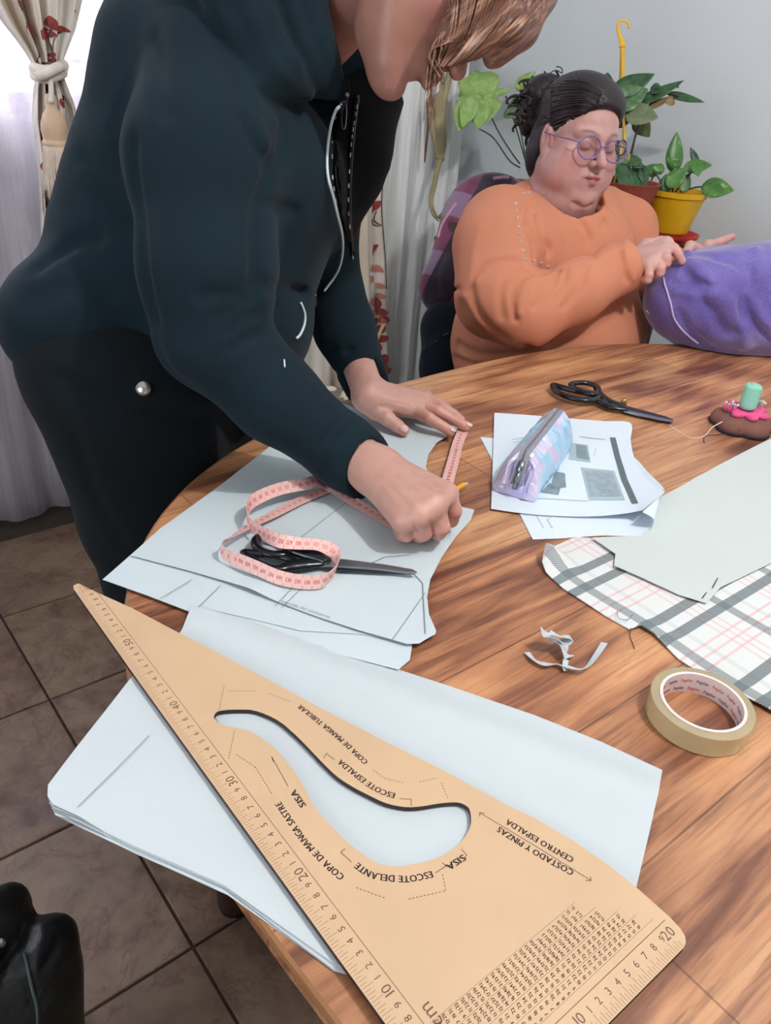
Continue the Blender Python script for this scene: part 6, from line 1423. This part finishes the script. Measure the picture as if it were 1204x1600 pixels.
mk('pot', *lathe([(0, zt1+.001), (.055, zt1+.001), (.085, zt1+.13), (.09, zt1+.145), (.08, zt1+.145), (.075, zt1+.13), (0, zt1+.128)], (pt1[0], pt1[1], 0), 28), simple('brown_pot', (112, 74, 60), .7, var=.15), ph_, smooth=False)
dd = 2.36
for pts in ([(812, 262, 2.40), (795, 250, 2.38), (770, 215, dd), (745, 200, dd)], [(812, 256, 2.40), (800, 240, 2.38), (778, 205, dd), (762, 170, dd), (757, 160, dd)], [(820, 250, 2.42), (806, 200, 2.40), (790, 150, 2.38)], [(822, 258, 2.42), (815, 215, 2.40), (806, 180, 2.38)]): stemo(ph_, pts, .0022)
leafo(ph_, (760, 152), (745, 200), CR, .10, M_LG, dd, dd-.03, shape=1); leafo(ph_, (737, 150), (716, 205), CR, .075, M_LG, dd, dd-.04); leafo(ph_, (750, 158), (746, 202), CR*.8+CU*.2, .05, M_LG, dd-.01, dd-.02)
for a, b, w in (((740, 152), (722, 200), .055), ((755, 156), (746, 203), .055)): leafo(ph_, a, b, CR, w, M_LG, dd-.02, dd-.05)
leafo(ph_, (772, 148), (716, 128), CU, .125, M_LG, dd, dd+.02, shape=1, fold=.1); leafo(ph_, (760, 128), (716, 150), CU, .11, M_LG, dd+.01, dd+.03, shape=1); leafo(ph_, (762, 146), (770, 180), CR, .045, M_LG, dd, dd-.02); leafo(ph_, (772, 148), (799, 138), CU, .022, M_LG, dd, dd-.02)
leafo(ph_, (795, 166), (816, 178), CU, .07, M_MG, 2.36, 2.34, shape=1); leafo(ph_, (806, 140), (836, 112), CR, .04, M_LG, 2.4, 2.38)
# lower plant at floor by the corner
lp_ = E('potted_plant', tuple(D(725, 350, 2.5)*[1, 1, 0]), 'half hidden small leafed plant poking out behind the plaid fleece', 'potted plant'); c0 = D(725, 350, 2.5)
mk('pot', *lathe([(0, c0[2]-.20), (.07, c0[2]-.20), (.09, c0[2]-.05), (.08, c0[2]-.05), (0, c0[2]-.06)], (c0[0], c0[1], 0), 20), MATS['brown_pot'], lp_); mk('tall_stand', *lathe([(0, 0), (.10, 0), (.03, .03), (.03, c0[2]-.24), (.09, c0[2]-.22), (.09, c0[2]-.2), (0, c0[2]-.2)], (c0[0], c0[1], 0), 20), M_DARKWOOD, lp_)
for a, b, m_ in (((715, 335), (694, 318), M_OLD), ((712, 330), (718, 294), M_OLD), ((705, 340), (684, 338), M_SHADEL), ((715, 340), (700, 325), M_MG), ((700, 330), (712, 310), M_SHADEL)): leafo(lp_, a, b, CU+CR*.5, .04, m_, 2.48, 2.46)
for pts in ([(725, 345, 2.5), (712, 330, 2.48), (700, 322, 2.47)], [(725, 345, 2.5), (718, 320, 2.48), (716, 298, 2.47)]): stemo(lp_, pts, .002)
# hanging plant with the yellow hanger
dh = 2.04; hk = D(972, 46, dh)
hg = E('hanging_plant', tuple(D(968, 320, dh)), 'hanging plant with long dark green leaves on a yellow plastic hanger', 'potted plant')
M_YEL = simple('yellow_plastic', (232, 186, 62), .45, var=.05)
mk('hanger_hook', *tube(catmull([D(*p, dh) for p in ((982, 44), (982, 38), (977, 33), (969, 33), (965, 42), (967, 54), (971, 64), (972, 74))], 6), [.0035, .004, .004, .0055, .009], 8, flat=.6, up=tuple(CF)), M_YEL, hg, smooth=True)
for a, b, c__, d1, d2 in (((970, 70), (967, 130), (955, 150), dh, dh+.04), ((974, 70), (975, 200), (978, 240), dh, dh-.03), ((971, 70), (973, 210), (958, 292), dh, dh-.02), ((972, 70), (974, 200), (985, 260), dh, dh+.03)):
    mk('hanger_strap', *tube(catmull([D(*a, d1), D(*b, (d1+d2)/2), D(*c__, d2)], 6), .0030, 6, flat=.5), M_YEL, hg, smooth=True)
pc0 = D(972, 330, dh); hp0 = MB()
mk('pot', *lathe([(0, -.03), (.050, -.03), (.075, .06), (.080, .072), (.072, .072), (.066, .06), (0, .055)], pc0, 28), simple('terracotta', (150, 70, 52), .7, var=.1), hg)
for a, b, w, m_, d1, d2 in (((940, 150), (928, 112), .05, M_DG, dh+.04, dh+.05), ((946, 146), (949, 113), .042, M_DG, dh+.02, dh), ((955, 150), (1022, 116), .060, M_DG, dh, dh-.03), ((958, 166), (1012, 140), .075, M_MG, dh-.01, dh-.03), ((975, 168), (1000, 150), .06, M_DG, dh, dh+.02),
                         ((978, 178), (1028, 184), .060, M_SHADEL, dh-.02, dh-.05), ((995, 163), (1068, 126), .034, M_DG, dh-.02, dh-.06), ((1042, 146), (1100, 160), .022, M_DG, dh-.04, dh-.08), ((1016, 138), (1034, 142), .03, M_DG, dh-.03, dh-.04), ((1012, 170), (1052, 150), .022, M_OLD, dh-.02, dh-.05), ((1045, 164), (1050, 150), .025, M_OLD, dh-.05, dh-.05), ((992, 182), (1014, 214), .045, M_SHADEL, dh, dh+.04),
                         ((968, 200), (960, 150), .07, M_DG, dh+.02, dh+.02), ((970, 246), (975, 290), .04, M_MG, dh-.02, dh-.03), ((970, 255), (988, 320), .045, M_DG, dh-.03, dh-.05), ((975, 290), (965, 262), .04, M_DG, dh, dh), ((985, 250), (1003, 262), .03, M_DG, dh-.04, dh-.05), ((990, 262), (1000, 300), .040, M_DG, dh-.03, dh-.04), ((1002, 258), (1008, 292), .030, M_DG, dh-.03, dh-.04), ((985, 295), (998, 345), .05, M_DG, dh-.02, dh-.03), ((982, 254), (1002, 250), .03, M_DG, dh-.04, dh-.05)): leafo(hg, a, b, CU+CR*.4 if abs(b[0]-a[0]) > abs(b[1]-a[1]) else CR, w, m_, d1, d2)
for pts in ([(975, 320, dh), (985, 250, dh-.01), (1000, 190, dh-.01), (1030, 145, dh-.03), (1060, 135, dh-.05)], [(970, 320, dh), (966, 240, dh), (958, 160, dh+.01)], [(1000, 160, dh-.02), (1030, 144, dh-.03), (1060, 150, dh-.06)], [(975, 320, dh), (980, 280, dh-.03), (998, 252, dh-.04), (1008, 275, dh-.03)], [(985, 240, dh), (996, 200, dh), (1005, 185, dh)]): stemo(hg, pts, .0024)
# small glossy ring hanging by the hanger
put(mk('wire_ring', *tube(catmull([D(*p, 1.98) for p in ((962, 232), (966, 222), (975, 220), (978, 228), (974, 240), (966, 243))], 5, True), .0022, 8, True), M_DARKSTEEL), 'small dark wire ring tied on the yellow hanger beside the glasses', 'ring')
rg = bpy.data.objects['wire_ring']; rg.parent = hg; rg.location = tuple(np.array(rg.location)-ORG['hanging_plant']); del rg['label'], rg['category']
# yellow pot with variegated plant, red saucer, stand
dy = 2.05; pr_ = D(1056, 296, dy); pb_ = D(1046, 367, dy); zb = pb_[2]
yp = E('potted_plant', (pr_[0], pr_[1], zb), 'bright yellow pot with a small variegated plant near the right wall', 'potted plant')
hh = pr_[2]-zb
mk('pot', *lathe([(0, 0), (.053, 0), (.055, .004), (.075, hh-.014), (.079, hh-.012), (.080, hh), (.074, hh), (.072, hh-.012), (.069, hh-.03), (0, hh-.032)], (pr_[0], pr_[1], zb), 40), simple('bright_yellow_plastic', (228, 176, 26), .4, var=.04), yp, smooth=False)
for a, b, w, m_, d1, d2, sd_ in (((1052, 270), (1057, 206), .045, M_VAR, dy, dy-.02, CR), ((1046, 296), (1055, 262), .035, M_VAR, dy, dy-.03, CR), ((1042, 292), (1072, 262), .045, M_VAR, dy-.04, dy-.06, CU), ((1068, 262), (1112, 258), .035, M_VAR, dy-.04, dy-.07, CU), ((1090, 256), (1078, 230), .02, M_DG, dy-.04, dy-.04, CR), ((1085, 258), (1090, 276), .028, M_VAR, dy-.05, dy-.07, CR), ((1096, 292), (1146, 298), .050, M_VAR, dy-.04, dy-.08, CU), ((1038, 264), (1020, 262), .03, M_VAR, dy, dy, CU), ((1030, 268), (1004, 262), .035, M_VAR, dy, dy+.02, CU), ((1048, 262), (1062, 250), .04, M_VAR, dy-.02, dy-.03, CR), ((1050, 250), (1046, 238), .03, M_VAR, dy, dy, CR), ((1066, 300), (1076, 270), .03, M_MG, dy-.03, dy-.03, CR), ((1040, 300), (1040, 272), .04, M_DG, dy-.03, dy-.04, CR)): leafo(yp, a, b, sd_, w, m_, d1, d2)
for pts in ([(1050, 300, dy), (1052, 280, dy), (1053, 262, dy)], [(1055, 300, dy), (1075, 275, dy-.03), (1090, 258, dy-.04)], [(1062, 300, dy), (1085, 293, dy-.03), (1098, 292, dy-.04)], [(1045, 300, dy), (1030, 280, dy), (1020, 265, dy)], [(1012, 300, dy+.03), (1018, 280, dy+.02), (1025, 268, dy+.02)]): stemo(yp, pts, .0022)
rs = E('plant_saucer', (pr_[0], pr_[1], zb-.028), 'red plastic saucer under the bright yellow pot', 'saucer')
mk('saucer_bowl', *lathe([(0, 0), (.050, 0), (.070, .018), (.072, .026), (.066, .026), (.05, .010), (0, .010)], (pr_[0]+.01, pr_[1]-.01, zb-.0285), 32), simple('red_plastic', (196, 44, 36), .4), rs)
rs.location = (pr_[0], pr_[1], zb-.028)
ys_ = E('plant_stand', (pr_[0], pr_[1], 0), 'dark wooden pedestal stand under the yellow pot, hidden behind the purple fabric', 'stand'); zt = zb-.030
mk('pedestal', *lathe([(0, 0), (.08, 0), (.08, .02), (.03, .05), (.03, zt-.03), (.06, zt-.02), (.06, zt), (0, zt)], (pr_[0], pr_[1], 0), 24), M_DARKWOOD, ys_)
# beige vine-like strap hanging in the corner
M_VINE = simple('beige_vine_bark', (150, 138, 104), .55, var=.3, scale=14, bump=.4, bscale=60, bdist=.002); dv = 2.50
vn = E('hanging_vine', tuple(D(690, 345, dv)), 'beige woody vine with split strands hanging in the room corner, ending in a thin hook', 'vine')
for pts, r in (([(690, -60), (688, 60), (686, 130), (686, 180), (688, 215), (687, 250)], [.010, .013, .016, .018, .019, .014]), ([(682, -60), (677, 60), (673, 130), (672, 175), (678, 210), (686, 240)], [.008, .009, .010, .012, .012, .009]), ([(705, 20), (706, 90), (699, 130), (692, 165), (690, 200)], [.008, .009, .010, .011, .010]), ([(690, 230), (684, 260), (677, 290), (672, 315), (676, 335), (686, 346)], [.014, .009, .007, .0055, .004, .002]), ([(688, 235), (680, 285), (675, 315), (682, 338), (690, 342)], [.010, .006, .0045, .003, .002])):
    mk('vine_strand', *tube(catmull([D(*p, dv) for p in pts], 7), r, 10, flat=.6), M_VINE, vn, smooth=True)

# ================================================================== SMALL THINGS SEEN BEHIND
put(mk('wooden_slat', *box((0, 0, 0), (.001, .001, .001)), M_CREAM), 'x', 'x'); bpy.data.objects.remove(bpy.data.objects['wooden_slat'])
a, b_, c__, d__ = D(597, 505, 2.25), D(601, 508, 2.25), D(587, 548, 2.25), D(578, 547, 2.25)
V = [a, b_, c__, d__]+[p+CF*.006 for p in (a, b_, c__, d__)]
lowp = [D(578, 547, 2.25)*[1, 1, 1], ]
dirn = (d__-a); foot_ = a+dirn*((0.012-a[2])/dirn[2]); foot2 = b_+dirn*((0.012-b_[2])/dirn[2])
V = [a, b_, foot2, foot_]+[p+CF*.008 for p in (a, b_, foot2, foot_)]
put(mk('wooden_slat', V, [(3, 2, 1, 0), (4, 5, 6, 7), (0, 1, 5, 4), (1, 2, 6, 5), (2, 3, 7, 6), (3, 0, 4, 7)], simple('pale_wood', (206, 176, 128), .6)), 'narrow pale wooden slat leaning by the printed curtain behind the standing woman', 'slat')
cu_ = Body(); cu_.u(ep(515, 622, 1.86, 34, 14, .12, 5), .02); cu_.u(ep(520, 640, 1.86, 44, 18, .15, 0), .02); cu_.fold([(480, 618), (505, 612), (530, 618)], .006, .004); cu_.fold([(490, 630), (515, 622), (540, 632)], .006, .004)
q = N('beige_striped_cloth'); w1 = q.n('TexWave', wave_type='BANDS', bands_direction='Z'); q.set(w1.inputs['Vector'], q.coord()); w1.inputs['Scale'].default_value = 14; w1.inputs['Distortion'].default_value = 2
q.p(Base_Color=q.ramp(w1.outputs['Fac'], [(.4, lin((120, 112, 96))), (.6, lin((206, 202, 188)))]), Roughness=.9)
cub = D(518, 650, 1.86)
cs = E('folded_cloth', tuple(cub), 'beige and olive striped cloth on a stool behind the standing woman', 'cloth'); organic('cloth_roll', cu_, *bounds([D(470, 600, 1.8), D(570, 670, 1.95)], .10), .007, q.m, cs)
sz = min(cub[2]-.03, .62)
so = E('stool', (cub[0], cub[1], 0), 'round wooden stool under the striped folded cloth by the window', 'stool'); mk('seat', *lathe([(0, sz-.035), (.16, sz-.035), (.165, sz-.02), (.16, sz), (0, sz)], (cub[0], cub[1], 0), 28), M_DARKWOOD, so)
for k in range(4):
    a = pi/4+k*pi/2; mk('leg', *tube([(cub[0]+.16*math.cos(a), cub[1]+.16*math.sin(a), 0), (cub[0]+.11*math.cos(a), cub[1]+.11*math.sin(a), sz-.035)], .014, 8), M_DARKWOOD, so, smooth=True)
# black leather bag at the lower left
M_LEATHER = simple('black_leather', (22, 27, 29), .33, var=.25, scale=20, bump=.5, bscale=140, bdist=.0012)
bg_ = Body(); bg_.u(ep(62, 1545, .88, 58, 100, .07, 4), .02); bg_.u(ep(2, 1445, .86, 30, 55, .06, 10), .012); bg_.u(ep(-20, 1560, .86, 70, 120, .08, 0), .02); bg_.u(ep(75, 1478, .88, 32, 30, .05, -30), .02); bg_.u(ep(60, 1660, .88, 60, 110, .07, 0), .02)
bg_.fold([(44, 1455), (40, 1480), (34, 1495), (10, 1500)], .006, .008); bg_.fold([(42, 1480), (56, 1540), (66, 1595)], .0045, -.0045); bg_.fold([(38, 1490), (50, 1550), (58, 1600)], .004, .005)
bc = D(30, 1560, .88)
bge = E('leather_bag', (bc[0], bc[1], 0), 'shiny black leather bag with a soft folded top at the lower left corner', 'bag')
bq = D(10, 1600, .90)
def bagf(P): return np.maximum(smin(bg_(P), cap((bq[0]-.02, bq[1]-.02, .06), (bq[0], bq[1], bq[2]), .07, .05)(P), .05), .002-P[:, 2])
organic('bag_body', bagf, *bounds([D(-110, 1400, .8), D(130, 1700, .95), (bq[0]-.1, bq[1]-.1, 0), (bq[0]+.1, bq[1]+.1, 0)], .06), .008, M_LEATHER, bge)
mk('edge_piping', *tube(catmull(bg_.hit([(38, 1488), (44, 1510), (50, 1540), (58, 1570), (60, 1598)])-CF*.001, 5), .0018, 8), simple('grey_piping', (58, 74, 74), .5), bge, smooth=True)
mk('metal_stud', *lathe([(.0001, .003), (.004, .002), (.005, -.001)], bg_.hit([(1, 1474)])[0], 12, -CF), M_STEEL, bge, smooth=True)
